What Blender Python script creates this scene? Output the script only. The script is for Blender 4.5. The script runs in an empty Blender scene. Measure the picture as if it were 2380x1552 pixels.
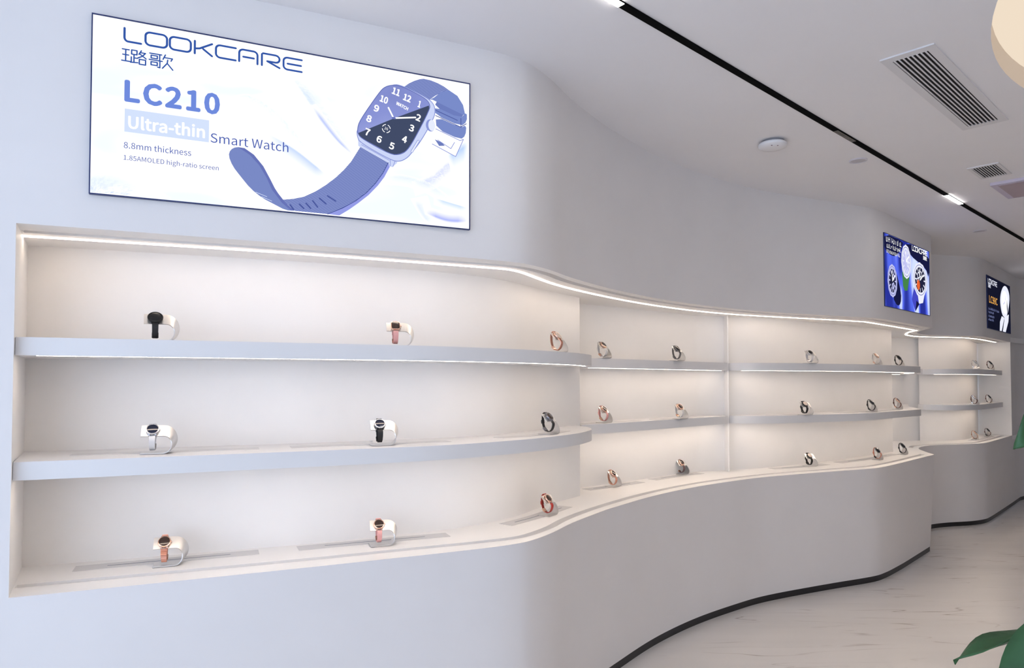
import bpy, bmesh, math, random
from mathutils import Vector, Matrix
random.seed(7)
S = bpy.context.scene
COL = S.collection

# ------------------------------------------------------------------ camera, world, exposure
F_PX, PITCH, EYE = 1610.0, math.radians(1.6), 1.538
HORIZON = 887.5
cam = bpy.data.cameras.new('camera')
cam.sensor_width = 36.0
cam.lens = F_PX / 2380.0 * 36.0
cam.shift_y = (HORIZON - F_PX * math.tan(PITCH) - 776.0) / 2380.0
cam.clip_start = 0.05
cam_o = bpy.data.objects.new('camera', cam)
COL.objects.link(cam_o)
cam_o.location = (0, 0, EYE)
cam_o.rotation_euler = (math.pi / 2 + PITCH, 0, 0)
S.camera = cam_o

W_COL, W_STR = (0.635, 0.775, 1.0), 3.65        # cool daylight through the open shop front behind the camera
LED_COL, LED_TOP, LED_SHELF = (1.0, 0.825, 0.675), 15.0, 25.0
COVE_COL, COVE_STR = (1.0, 0.84, 0.66), 0.88
SCREEN = 1.0
world = bpy.data.worlds.new('daylight')
S.world = world
world.use_nodes = True
bg = world.node_tree.nodes['Background']
bg.inputs[0].default_value = (*W_COL, 1)
bg.inputs[1].default_value = W_STR
S.view_settings.view_transform = 'Standard'
S.view_settings.look = 'None'
S.view_settings.gamma = 1.0
S.view_settings.use_curve_mapping = False
S.view_settings.exposure = 0.0
S.cycles.use_light_tree = False
S.cycles.max_bounces = 8
S.cycles.diffuse_bounces = 5
S.cycles.glossy_bounces = 3
S.cycles.caustics_reflective = False
S.cycles.caustics_refractive = False

# ------------------------------------------------------------------ materials
def lin(c):
    return tuple(((v / 255) / 12.92 if v <= 10 else (((v / 255) + 0.055) / 1.055) ** 2.4) for v in c)
MATS = {}
def mat(name, rgb, rough=0.5, metal=0.0, noise=0.0, scale=30.0, bump=0.0, spec=0.5):
    if name in MATS: return MATS[name]
    m = bpy.data.materials.new(name); m.use_nodes = True
    nt = m.node_tree; b = nt.nodes['Principled BSDF']
    b.inputs['Base Color'].default_value = (*rgb, 1)
    b.inputs['Roughness'].default_value = rough
    b.inputs['Metallic'].default_value = metal
    b.inputs['Specular IOR Level'].default_value = spec
    if noise or bump:
        tc = nt.nodes.new('ShaderNodeTexCoord')
        nz = nt.nodes.new('ShaderNodeTexNoise'); nz.inputs['Scale'].default_value = scale
        nz.inputs['Detail'].default_value = 4
        nt.links.new(tc.outputs['Object'], nz.inputs['Vector'])
        if noise:
            r = nt.nodes.new('ShaderNodeValToRGB')
            r.color_ramp.elements[0].position = 0.3; r.color_ramp.elements[1].position = 0.7
            r.color_ramp.elements[0].color = (*[v * (1 - noise) for v in rgb], 1)
            r.color_ramp.elements[1].color = (*[min(1, v * (1 + noise * 0.5)) for v in rgb], 1)
            nt.links.new(nz.outputs['Fac'], r.inputs[0]); nt.links.new(r.outputs[0], b.inputs['Base Color'])
        if bump:
            bp = nt.nodes.new('ShaderNodeBump'); bp.inputs['Strength'].default_value = bump
            bp.inputs['Distance'].default_value = 0.002
            nt.links.new(nz.outputs['Fac'], bp.inputs['Height']); nt.links.new(bp.outputs[0], b.inputs['Normal'])
    MATS[name] = m
    return m
def em(name, rgb, strength=1.0):
    if name in MATS: return MATS[name]
    m = bpy.data.materials.new(name); m.use_nodes = True
    nt = m.node_tree; nt.nodes.clear()
    e = nt.nodes.new('ShaderNodeEmission'); o = nt.nodes.new('ShaderNodeOutputMaterial')
    e.inputs[0].default_value = (*rgb, 1); e.inputs[1].default_value = strength
    nt.links.new(e.outputs[0], o.inputs[0])
    MATS[name] = m
    return m
def ink(name, rgb):
    m = em('print_' + name, lin(rgb), SCREEN); m.cycles.emission_sampling = 'NONE'; return m

WALL = mat('wall_paint', (0.81, 0.785, 0.775), 0.62, noise=0.02, scale=3, bump=0.04)
CEIL = mat('ceiling_paint', (0.87, 0.855, 0.865), 0.7, noise=0.015, scale=2)
PANEL = mat('niche_paint', (0.90, 0.885, 0.87), 0.55, noise=0.015, scale=4, bump=0.03)
COUNTER = mat('counter_solid_surface', (0.91, 0.895, 0.88), 0.35)
SHELF = mat('shelf_lacquer', (0.80, 0.79, 0.79), 0.5)
KICK = mat('black_skirting', (0.012, 0.012, 0.014), 0.35)
TRACKM = mat('track_black', (0.004, 0.004, 0.004), 0.9, spec=0.05)
ALU = mat('satin_aluminium', (0.72, 0.705, 0.69), 0.30, metal=0.85)
INLAY = mat('inlay_aluminium', (0.66, 0.65, 0.655), 0.45, metal=0.2)
INLAY_D = mat('inlay_slot', (0.22, 0.25, 0.30), 0.5)
VENTW = mat('vent_white', (0.74, 0.73, 0.74), 0.6)
VENTD = mat('vent_cavity', (0.03, 0.03, 0.032), 0.8)
PLAST = mat('white_plastic', (0.82, 0.81, 0.82), 0.4)
LEDM = em('led_warm', LED_COL, LED_TOP)
LEDS = em('led_shelf', LED_COL, LED_SHELF)
TRK = em('track_lamp', (1.0, 0.96, 0.92), 30.0)
COVE = em('cove_diffuser', COVE_COL, COVE_STR)

def floor_mat():
    m = bpy.data.materials.new('marble_floor'); m.use_nodes = True
    nt = m.node_tree; N = nt.nodes; L = nt.links; b = N['Principled BSDF']
    tc = N.new('ShaderNodeTexCoord'); mp = N.new('ShaderNodeMapping')
    mp.inputs['Rotation'].default_value = (0, 0, math.radians(-27))
    mp.inputs['Scale'].default_value = (0.36, 3.0, 1)
    L.new(tc.outputs['Object'], mp.inputs[0])
    nz = N.new('ShaderNodeTexNoise'); nz.inputs['Scale'].default_value = 2.3
    nz.inputs['Detail'].default_value = 2.5; nz.inputs['Roughness'].default_value = 0.5; nz.inputs['Distortion'].default_value = 0.3
    L.new(mp.outputs[0], nz.inputs['Vector'])
    v1 = N.new('ShaderNodeMath'); v1.operation = 'SUBTRACT'; v1.inputs[1].default_value = 0.5
    v2 = N.new('ShaderNodeMath'); v2.operation = 'ABSOLUTE'
    L.new(nz.outputs['Fac'], v1.inputs[0]); L.new(v1.outputs[0], v2.inputs[0])
    r = N.new('ShaderNodeValToRGB')
    r.color_ramp.elements[0].position = 0.0; r.color_ramp.elements[0].color = (1, 1, 1, 1)
    r.color_ramp.elements[1].position = 0.012; r.color_ramp.elements[1].color = (0, 0, 0, 1)
    L.new(v2.outputs[0], r.inputs[0])
    n2 = N.new('ShaderNodeTexNoise'); n2.inputs['Scale'].default_value = 2.7; n2.inputs['Detail'].default_value = 2
    L.new(tc.outputs['Object'], n2.inputs['Vector'])
    r2 = N.new('ShaderNodeValToRGB'); r2.color_ramp.elements[0].position = 0.46; r2.color_ramp.elements[1].position = 0.68
    L.new(n2.outputs['Fac'], r2.inputs[0])
    mul = N.new('ShaderNodeMath'); mul.operation = 'MULTIPLY'
    L.new(r.outputs[0], mul.inputs[0]); L.new(r2.outputs[0], mul.inputs[1])
    mx = N.new('ShaderNodeMixRGB'); mx.inputs[1].default_value = (0.83, 0.795, 0.765, 1); mx.inputs[2].default_value = (0.36, 0.28, 0.235, 1)
    L.new(mul.outputs[0], mx.inputs[0])
    n3 = N.new('ShaderNodeTexNoise'); n3.inputs['Scale'].default_value = 1.6
    L.new(mp.outputs[0], n3.inputs['Vector'])
    mx2 = N.new('ShaderNodeMixRGB'); mx2.blend_type = 'MULTIPLY'; mx2.inputs[0].default_value = 0.18
    L.new(mx.outputs[0], mx2.inputs[1]); L.new(n3.outputs['Fac'], mx2.inputs[2])
    L.new(mx2.outputs[0], b.inputs['Base Color'])
    b.inputs['Roughness'].default_value = 0.28
    return m
FLOOR = floor_mat()

# ------------------------------------------------------------------ object helpers
def link(name, me, m=None, parent=None):
    o = bpy.data.objects.new(name, me)
    COL.objects.link(o)
    if m is not None and hasattr(me, 'materials') and not len(me.materials): me.materials.append(m)
    if parent is not None: o.parent = parent
    return o
def tag(o, label=None, cat=None, group=None, kind=None):
    if label: o['label'] = label
    if cat: o['category'] = cat
    if group: o['group'] = group
    if kind: o['kind'] = kind
    return o
def empty(name, loc=(0, 0, 0), rz=0.0):
    o = bpy.data.objects.new(name, None); COL.objects.link(o)
    o.empty_display_size = 0.05
    o.location = loc; o.rotation_euler = (0, 0, rz)
    return o
def mesh_of(name, V, Fc, smooth=False, angle=None):
    me = bpy.data.meshes.new(name)
    me.from_pydata([tuple(v) for v in V], [], Fc); me.update()
    if smooth:
        me.polygons.foreach_set('use_smooth', [True] * len(me.polygons))
        if angle: me.set_sharp_from_angle(angle=math.radians(angle))
    return me
def bm_mesh(name, bm, smooth=False, angle=None):
    bmesh.ops.recalc_face_normals(bm, faces=bm.faces)
    me = bpy.data.meshes.new(name); bm.to_mesh(me); bm.free()
    if smooth:
        me.polygons.foreach_set('use_smooth', [True] * len(me.polygons))
        if angle: me.set_sharp_from_angle(angle=math.radians(angle))
    return me
def spline(P, n=8):
    """centripetal-free Catmull-Rom through plan points"""
    P = [Vector(p) for p in P]
    Q = [P[0] * 2 - P[1]] + P + [P[-1] * 2 - P[-2]]
    out = []
    for i in range(1, len(Q) - 2):
        a, b, c, d = Q[i - 1:i + 3]
        for k in range(n):
            t = k / n
            out.append(0.5 * ((2 * b) + (c - a) * t + (2 * a - 5 * b + 4 * c - d) * t * t + (3 * b - a - 3 * c + d) * t ** 3))
    out.append(P[-1].copy())
    return out
def smooth_path(P, it=2):
    for _ in range(it):
        P = [P[0]] + [(P[i - 1] + P[i] * 2 + P[i + 1]) / 4 for i in range(1, len(P) - 1)] + [P[-1]]
    return P
def normals(P):
    """plan normals pointing away from the room (to the left of travel)"""
    out = []
    for i in range(len(P)):
        t = (P[min(i + 1, len(P) - 1)] - P[max(i - 1, 0)]).normalized()
        out.append(Vector((-t.y, t.x)))
    return out
def offset(P, d):
    return [p + n * d for p, n in zip(P, normals(P))]
def prism(name, poly, z0, z1, smooth=True, bev=0.0):
    """solid with a plan outline"""
    bm = bmesh.new()
    lo = [bm.verts.new((p[0], p[1], z0)) for p in poly]
    hi = [bm.verts.new((p[0], p[1], z1)) for p in poly]
    n = len(poly)
    bm.faces.new(lo[::-1]); bm.faces.new(hi)
    for i in range(n):
        bm.faces.new((lo[i], lo[(i + 1) % n], hi[(i + 1) % n], hi[i]))
    if bev:
        ed = [e for e in bm.edges if abs(e.verts[0].co.z - e.verts[1].co.z) < 1e-6]
        bmesh.ops.bevel(bm, geom=ed, offset=bev, segments=2, affect='EDGES', profile=0.5)
    me = bm_mesh(name, bm, smooth, 30)
    return me
def ribbon(P, w, z0, z1):
    """solid ribbon centred on a plan path"""
    A = offset(P, -w / 2); B = offset(P, w / 2); n = len(P)
    V = [(p.x, p.y, z0) for p in A] + [(p.x, p.y, z0) for p in B] + [(p.x, p.y, z1) for p in A] + [(p.x, p.y, z1) for p in B]
    Fc = []
    for i in range(n - 1):
        a, b, c, d = i, i + n, i + 2 * n, i + 3 * n
        Fc += [(a, a + 1, b + 1, b)[::-1], (c, c + 1, d + 1, d), (a, a + 1, c + 1, c), (b, b + 1, d + 1, d)[::-1]]
    Fc += [(0, n, 3 * n, 2 * n), (n - 1, 2 * n - 1, 4 * n - 1, 3 * n - 1)[::-1]]
    me = mesh_of('ribbon', V, Fc)
    bm = bmesh.new(); bm.from_mesh(me); bmesh.ops.recalc_face_normals(bm, faces=bm.faces); bm.to_mesh(me); bm.free()
    return me
def box_bm(bm, c, s, rot=None):
    M = Matrix.Translation(c) @ (rot.to_4x4() if rot else Matrix.Identity(4)) @ Matrix.Diagonal((*s, 1))
    return bmesh.ops.create_cube(bm, size=1, matrix=M)['verts']
def cut(me, cutters):
    o = bpy.data.objects.new('tmp', me); COL.objects.link(o)
    cs = []
    for c in cutters:
        q = bpy.data.objects.new('tmp_cut', c); COL.objects.link(q); cs.append(q)
        md = o.modifiers.new('b', 'BOOLEAN'); md.operation = 'DIFFERENCE'; md.solver = 'EXACT'; md.object = q
    dg = bpy.context.evaluated_depsgraph_get(); dg.update()
    out = bpy.data.meshes.new_from_object(o.evaluated_get(dg))
    for q in cs + [o]: bpy.data.objects.remove(q)
    return out
def lathe(name, prof, n=32, cap=True):
    V, Fc = [], []
    for r, z in prof:
        for k in range(n):
            a = 2 * math.pi * k / n
            V.append((r * math.cos(a), r * math.sin(a), z))
    for i in range(len(prof) - 1):
        for k in range(n):
            Fc.append((i * n + k, i * n + (k + 1) % n, (i + 1) * n + (k + 1) % n, (i + 1) * n + k))
    if cap:
        Fc.append(tuple(range(n))[::-1]); Fc.append(tuple((len(prof) - 1) * n + k for k in range(n)))
    me = mesh_of(name, V, Fc)
    bm = bmesh.new(); bm.from_mesh(me); bmesh.ops.recalc_face_normals(bm, faces=bm.faces); bm.to_mesh(me); bm.free()
    me.polygons.foreach_set('use_smooth', [True] * len(me.polygons)); me.set_sharp_from_angle(angle=math.radians(35))
    return me

# ------------------------------------------------------------------ plan of the curved display wall
Z_COUNTER, Z_NICHE, Z_CEIL, Z_KICK = 0.87, 2.037, 2.9, 0.045
NS = Vector((-1.557, 2.162))                        # left end of the long niche
STRAIGHT = [(-1.557, 2.162), (-1.15, 2.335), (-0.757, 2.506), (-0.40, 2.668)]
WA = smooth_path(spline(STRAIGHT + [(-0.12, 2.80), (0.005, 2.872), (0.085, 2.945), (0.184, 3.10), (0.288, 3.31), (0.466, 3.60), (0.56, 3.735), (0.83, 4.085), (1.15, 4.415), (1.50, 4.70), (1.80, 4.905), (2.35, 5.175), (2.76, 5.36), (2.92, 5.47), (3.10, 5.635), (3.50, 6.022), (3.89, 6.40)]), 3)
WB = smooth_path(spline([(3.89, 6.40), (3.965, 6.66), (4.09, 6.99), (4.34, 7.27), (4.62, 7.405), (4.92, 7.48), (5.14, 7.585), (5.30, 7.72), (5.63, 8.05), (6.25, 8.68)]), 2)
WL = [Vector((-7.0, -0.25)), NS]
WR = [WB[-1], Vector((6.53, 8.97)), Vector((6.62, 9.06)), Vector((6.75, 9.15)), Vector((10.5, 11.3)), Vector((13.5, 12.2))]
TIP = Vector((3.89, 6.40))
def low(p):                                         # the lower wall leans in a little towards the counter's tip
    w = max(0.0, 1 - (p - TIP).length / 0.9)
    return p + Vector((-0.085, -0.055)) * w

def wall_strip(V, Fc, P, z0, z1, f0=None):
    b = len(V); n = len(P)
    V += [((f0(p) if f0 else p).x, (f0(p) if f0 else p).y, z0) for p in P] + [(p.x, p.y, z1) for p in P]
    for i in range(n - 1): Fc.append((b + i, b + i + 1, b + n + i + 1, b + n + i))
V, Fc = [], []
wall_strip(V, Fc, WL, Z_KICK, Z_CEIL)
wall_strip(V, Fc, WR, Z_KICK, Z_CEIL)
wall_strip(V, Fc, WA, Z_NICHE, Z_CEIL); wall_strip(V, Fc, WB, Z_NICHE, Z_CEIL)
wall_strip(V, Fc, WA, Z_KICK, Z_COUNTER, low); wall_strip(V, Fc, WB, Z_KICK, Z_COUNTER, low)
tag(link('wall_left', mesh_of('wall_left', V, Fc, True, 25), WALL), 'curving white shop wall with a long recessed display niche', kind='structure')

V, Fc = [], []
for P in (WL, WA, WB, WR):
    Q = [low(p) for p in P]
    wall_strip(V, Fc, offset(Q, 0.004), 0, Z_KICK)
tag(link('baseboard_left', mesh_of('baseboard_left', V, Fc, True, 25), KICK), 'thin black skirting along the foot of the curved wall', kind='structure')

# floor, ceiling with a round opening, far walls
me = mesh_of('floor', [(-6, -4.5, 0), (16, -4.5, 0), (16, 16, 0), (-6, 16, 0)], [(0, 1, 2, 3)])
tag(link('floor', me, FLOOR), 'pale veined marble floor', kind='structure')
AX, NN = Vector((0.736, 0.677)), Vector((0.677, -0.736))      # the corridor's long axis and its right hand
AX.normalize(); NN.normalize()
CC, CR = Vector((3.498, 1.559)), 1.97
V, Fc = [], []; n = 120
for k in range(n):
    a = 2 * math.pi * k / n; d = Vector((math.cos(a), math.sin(a)))
    t = min(((16 - CC.x) / d.x if d.x > 1e-9 else 1e9), ((-6 - CC.x) / d.x if d.x < -1e-9 else 1e9), ((16 - CC.y) / d.y if d.y > 1e-9 else 1e9), ((-4.5 - CC.y) / d.y if d.y < -1e-9 else 1e9))
    p = CC + d * CR; q = CC + d * t
    V += [(p.x, p.y, Z_CEIL), (q.x, q.y, Z_CEIL)]
for k in range(n):
    j = (k + 1) % n; Fc.append((2 * k, 2 * k + 1, 2 * j + 1, 2 * j))
for cx, cy in ((16, 16), (-6, 16), (-6, -4.5), (16, -4.5)):
    d = Vector((cx, cy)) - CC; a = math.atan2(d.y, d.x) % (2 * math.pi); k = int(a / (2 * math.pi / n)); j = (k + 1) % n
    V.append((cx, cy, Z_CEIL)); Fc.append((2 * k + 1, len(V) - 1, 2 * j + 1))
tag(link('ceiling', mesh_of('ceiling', V, Fc), CEIL), 'flat white ceiling with a round recess', kind='structure')
def axp(a, b): return AX * a + NN * b
p, q = axp(-2.5, 3.7), axp(14, 3.7)
V, Fc = [], []; wall_strip(V, Fc, [q, p], 0, Z_CEIL)
tag(link('wall_right', mesh_of('wall_right', V, Fc), WALL), 'plain white wall on the right of the room', kind='structure')
p, q = axp(13.2, -3.0), axp(13.2, 3.7)
V, Fc = [], []; wall_strip(V, Fc, [p, q], 0, Z_CEIL)
tag(link('wall_far', mesh_of('wall_far', V, Fc), WALL), 'plain white wall at the far end', kind='structure')

# ------------------------------------------------------------------ niche: counter, soffit, back panels
BACK = [(6.9, 9.2), (6.3, 9.9), (3.2, 8.6), (0.9, 6.1), (-0.5, 4.7), (-2.3, 3.6), (-2.0, 2.6)]
PLAN = [(p.x, p.y) for p in offset(WA, 0.0012)[:-1]] + [(3.8885, 6.4005)] + [(p.x, p.y) for p in offset(WB, 0.0012)[1:]] + BACK
def sub(P, a, b): return P[int(len(P) * a):int(len(P) * b)]
G1B = smooth_path(spline([(-1.622, 2.282), (-1.2, 2.452), (-0.79, 2.622), (-0.40, 2.795), (-0.13, 2.915), (0.0, 2.985), (0.075, 3.055), (0.17, 3.205), (0.265, 3.41), (0.455, 3.72), (0.77, 4.14), (1.14, 4.53), (1.53, 4.84), (1.92, 5.085), (2.40, 5.315), (2.76, 5.48), (2.92, 5.59), (3.2, 5.84), (3.80, 6.43)]), 2)
G2B = smooth_path(spline([(4.06, 7.08), (4.22, 7.28), (4.55, 7.47), (4.88, 7.56), (5.10, 7.66), (5.27, 7.81), (5.60, 8.13), (6.12, 8.66)]), 2)
slab = prism('counter_top', PLAN, Z_COUNTER - 0.05, Z_COUNTER)
counter_me = cut(slab, [ribbon(G1B, 0.042, Z_COUNTER - 0.03, Z_COUNTER + 0.02), ribbon(G2B, 0.042, Z_COUNTER - 0.03, Z_COUNTER + 0.02)])
counter_me.materials.clear(); counter_me.polygons.foreach_set('use_smooth', [False] * len(counter_me.polygons))
tag(link('counter_top', counter_me, COUNTER), 'long white curved counter top with a narrow groove along its front edge', 'counter')
slab = prism('niche_soffit', PLAN, Z_NICHE, Z_NICHE + 0.06)
G1T = [p.copy() for p in G1B]; G2T = [p.copy() for p in G2B]
sof_me = cut(slab, [ribbon(G1T, 0.042, Z_NICHE - 0.02, Z_NICHE + 0.03), ribbon(G2T, 0.042, Z_NICHE - 0.02, Z_NICHE + 0.03)])
sof_me.materials.clear(); sof_me.polygons.foreach_set('use_smooth', [False] * len(sof_me.polygons))
tag(link('trim_1', sof_me, PANEL), 'white underside of the upper wall over the niche', kind='structure')

P1 = spline([(-1.80, 2.508), (-1.3, 2.70), (-0.866, 2.868), (-0.6, 3.0), (-0.3, 3.155), (-0.11, 3.31), (0.026, 3.48), (0.186, 3.77), (0.40, 4.09)])
P2 = spline([(0.20, 4.24), (0.432, 4.40), (0.80, 4.70), (1.118, 4.975), (1.40, 5.20)])
P2R = [Vector((1.622, 5.268))]
P3 = [Vector((1.613, 5.184)), Vector((1.620, 5.180))] + spline([(1.650, 5.290), (1.98, 5.427), (2.565, 5.815), (3.1, 6.22), (3.655, 6.665)])
P4 = spline([(3.40, 7.60), (4.0, 7.78), (4.72, 7.965)])
P5 = spline([(4.62, 7.865), (4.88, 7.91), (5.153, 8.0), (5.42, 8.22), (5.75, 8.62), (6.0, 8.93)])
def panel(P, back, name='wall_niche', label=''):
    me = prism(name, [(p[0], p[1]) for p in P] + back, Z_COUNTER, Z_NICHE)
    return tag(link(name, me, PANEL), label, kind='structure')
panel(P1, [(0.24, 4.32), (0.0, 3.95), (-0.25, 3.6), (-0.75, 3.2), (-1.95, 2.75)], label='white back of the long left bay, bowed at its right end')
panel(P2 + P2R, [(1.5, 5.75), (1.0, 5.4), (0.1, 4.5)], label='white recessed back of the bay between the two bowed panels')
panel(P3, [(3.45, 6.95), (2.4, 6.2), (1.6, 5.6)], label='white bowed back of the middle bay')
panel(P4, [(4.6, 8.2), (3.3, 7.9)], label='white recessed back beyond the middle bay')
panel(P5, [(5.75, 9.1), (4.95, 8.3)], label='white bowed back of the farthest bay')
V, Fc = [], []
wall_strip(V, Fc, [NS, Vector((-1.80, 2.572))], Z_COUNTER, Z_NICHE)
wall_strip(V, Fc, [Vector((6.0, 8.94)), WB[-1]], Z_COUNTER, Z_NICHE)
tag(link('wall_niche_side', mesh_of('wall_niche_side', V, Fc), PANEL), 'white end cheeks of the niche', kind='structure')

# LED line under the soffit
LED1 = spline([(-1.668, 2.352), (-1.24, 2.515), (-0.822, 2.68), (-0.40, 2.87), (-0.12, 3.0), (-0.01, 3.062), (0.05, 3.15), (0.10, 3.262), (0.246, 3.575), (0.524, 4.0), (0.857, 4.42), (1.237, 4.80), (1.63, 5.09), (2.03, 5.295), (2.45, 5.49), (2.87, 5.70), (3.0, 5.80), (3.45, 6.235), (3.92, 6.70)], 6)
LED2 = spline([(3.92, 6.70), (3.955, 6.87), (4.05, 7.10), (4.20, 7.36), (4.42, 7.56), (4.64, 7.66), (4.92, 7.73), (5.14, 7.83), (5.30, 7.95), (5.53, 8.15), (6.075, 8.695)], 6)
tag(link('led_strip', ribbon(smooth_path(LED1, 2), 0.016, Z_NICHE - 0.003, Z_NICHE + 0.012), LEDM), 'long glowing light line under the soffit of the left and middle bays', 'led strip', 'soffit light lines')
tag(link('led_strip', ribbon(smooth_path(LED2, 1), 0.016, Z_NICHE - 0.003, Z_NICHE + 0.012), LEDM), 'glowing light line curling round into the farthest bay', 'led strip', 'soffit light lines')

# ------------------------------------------------------------------ shelves
SH_T = 0.058
Z_MID, Z_TOP = 1.285, 1.681
S1 = spline([(-1.572, 2.19), (-1.2, 2.345), (-0.78, 2.53), (-0.53, 2.645), (-0.30, 2.765), (-0.11, 2.905), (0.07, 3.075), (0.22, 3.262), (0.335, 3.45), (0.405, 3.62)]) + spline([(0.425, 3.70), (0.432, 3.80), (0.425, 3.90), (0.405, 3.97), (0.37, 4.03)], 6)
S2 = spline([(0.412, 4.096), (0.62, 4.26), (0.90, 4.515), (1.25, 4.84), (1.53, 5.085), (1.600, 5.145)])
S3 = spline([(1.640, 5.235), (1.72, 5.188), (1.88, 5.17), (2.12, 5.245), (2.40, 5.38), (2.72, 5.53), (2.94, 5.67), (3.2, 5.90)]) + [Vector((3.78, 6.41)), Vector((3.84, 6.52))]
S5 = spline([(4.60, 7.76), (4.69, 7.65), (4.86, 7.605), (5.06, 7.65), (5.26, 7.80), (5.60, 8.13), (6.135, 8.67)])
SB = {1: [(0.375, 4.07)] + [(p.x, p.y + 0.02) for p in reversed(P1[:-6])] + [(-1.775, 2.53)],
      2: [(1.612, 5.26), (1.40, 5.22), (1.118, 5.0), (0.80, 4.72), (0.432, 4.42), (0.27, 4.31)],
      3: [(4.55, 7.80), (4.50, 7.94), (4.0, 7.80), (3.52, 7.65), (3.55, 6.72)] + [(p.x - 0.01, p.y + 0.02) for p in reversed(P3[2:-4])],
      5: [(5.99, 8.95)] + [(p.x - 0.01, p.y + 0.02) for p in reversed(P5)] + [(4.61, 7.87)]}
SB[3] = [(4.12, 7.2), (4.53, 7.925), (4.0, 7.79), (3.56, 7.66), (3.50, 6.90), (3.62, 6.67)] + [(p.x - 0.01, p.y + 0.02) for p in reversed(P3[2:-3])]
names = {1: 'in the long left bay', 2: 'in the recessed bay right of the long left bay', 3: 'in the middle bay', 5: 'in the farthest bay'}
for bay, P in ((1, S1), (2, S2), (3, S3), (5, S5)):
    for z, w in ((Z_TOP, 'upper'), (Z_MID, 'lower')):
        o = empty('display_shelf', (P[0].x, P[0].y, z - SH_T))
        poly = [(p[0] - P[0].x, p[1] - P[0].y) for p in [tuple(v) for v in P] + SB[bay]]
        link('shelf_board', prism('shelf_board', poly, 0, SH_T, bev=0.0015), SHELF, o)
        Q = [p - P[0] for p in P]
        a, b = {1: (1, -22), 2: (3, -4), 3: (8, -2), 5: (6, -2)}[bay]
        Q = offset(Q, 0.038)[a:b]
        if bay == 3: Q += [Vector(v) - P[0] for v in ((3.45, 6.155), (3.70, 6.37), (3.755, 6.44), (3.80, 6.56), (3.90, 6.80), (4.0, 7.06))]
        link('shelf_light', ribbon(smooth_path(Q, 2), 0.014, -0.0006, 0.008), LEDS, o)
        if bay == 3:
            link('shelf_light', ribbon([Vector(v) - P[0] for v in ((3.72, 7.54), (4.02, 7.63), (4.33, 7.74))], 0.014, -0.0006, 0.008), LEDS, o)
        tag(o, 'white curved %s shelf %s, lit underneath' % (w, names[bay]), 'shelf', 'display shelves')

# ------------------------------------------------------------------ grey inlaid tracks
def path_cut(P, a, b):
    """part of a plan path between two view-independent arc lengths"""
    L = [0.0]
    for i in range(1, len(P)): L.append(L[-1] + (P[i] - P[i - 1]).length)
    def at(s):
        for i in range(1, len(P)):
            if L[i] >= s:
                t = (s - L[i - 1]) / max(1e-9, L[i] - L[i - 1]); return P[i - 1].lerp(P[i], t)
        return P[-1].copy()
    n = max(4, int((b - a) / 0.05))
    return [at(a + (b - a) * k / n) for k in range(n + 1)]
def inlay(pts, z, label, slot):
    o = empty('inlaid_track', (pts[0][0], pts[0][1], z))
    P = spline([Vector(p) - Vector(pts[0]) for p in pts], 6)
    w = 0.078 if slot else 0.07
    link('track_plate', ribbon(P, w, 0.0, 0.0012), INLAY, o)
    if slot:
        link('slot', ribbon(P[2:-2], 0.006, 0.001, 0.0018), INLAY_D, o)
    tag(o, label, 'track', 'grey inlaid tracks')
SA = dict(a=[(-1.565, 2.495), (-1.28, 2.62), (-0.995, 2.742)], b=[(-0.86, 2.80), (-0.57, 2.93), (-0.28, 3.05)], c=[(-0.03, 3.262), (0.10, 3.43), (0.205, 3.60), (0.29, 3.74)],
          d=[(0.46, 4.32), (0.62, 4.445), (0.86, 4.655)], e=[(0.96, 4.76), (1.18, 4.955), (1.38, 5.10)], f=[(2.00, 5.36), (2.28, 5.48), (2.55, 5.65)], g=[(2.70, 5.76), (3.1, 6.05), (3.55, 6.44)], h=[(5.25, 7.93), (5.5, 8.12), (5.95, 8.62)])
TL = dict(a='under the leftmost stand', b='under the middle stand of the long left bay', c='along the bowed end of the long left bay', d='at the left of the recessed bay', e='at the right of the recessed bay', f='at the left of the middle bay', g='at the right of the middle bay', h='in the farthest bay')
for k, pts in SA.items():
    inlay(pts, Z_COUNTER, 'slotted grey strip in the counter, ' + TL[k], True)
SM = dict(a=[(-1.53, 2.41), (-1.26, 2.525), (-0.965, 2.65)], b=[(-0.86, 2.70), (-0.56, 2.835), (-0.27, 2.97)], c=[(-0.06, 3.14), (0.08, 3.28), (0.19, 3.44), (0.27, 3.60)],
          d=[(0.42, 4.19), (0.60, 4.33), (0.82, 4.53)], e=[(0.95, 4.66), (1.15, 4.85), (1.36, 5.03)], f=[(1.95, 5.27), (2.2, 5.37), (2.45, 5.51)], g=[(2.65, 5.66), (3.0, 5.90), (3.5, 6.33)], h=[(5.0, 7.75), (5.3, 7.97), (5.8, 8.48)])
for k, pts in SM.items():
    inlay(pts, Z_MID, 'thin grey strip in the lower shelf, ' + TL[k], False)

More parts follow.
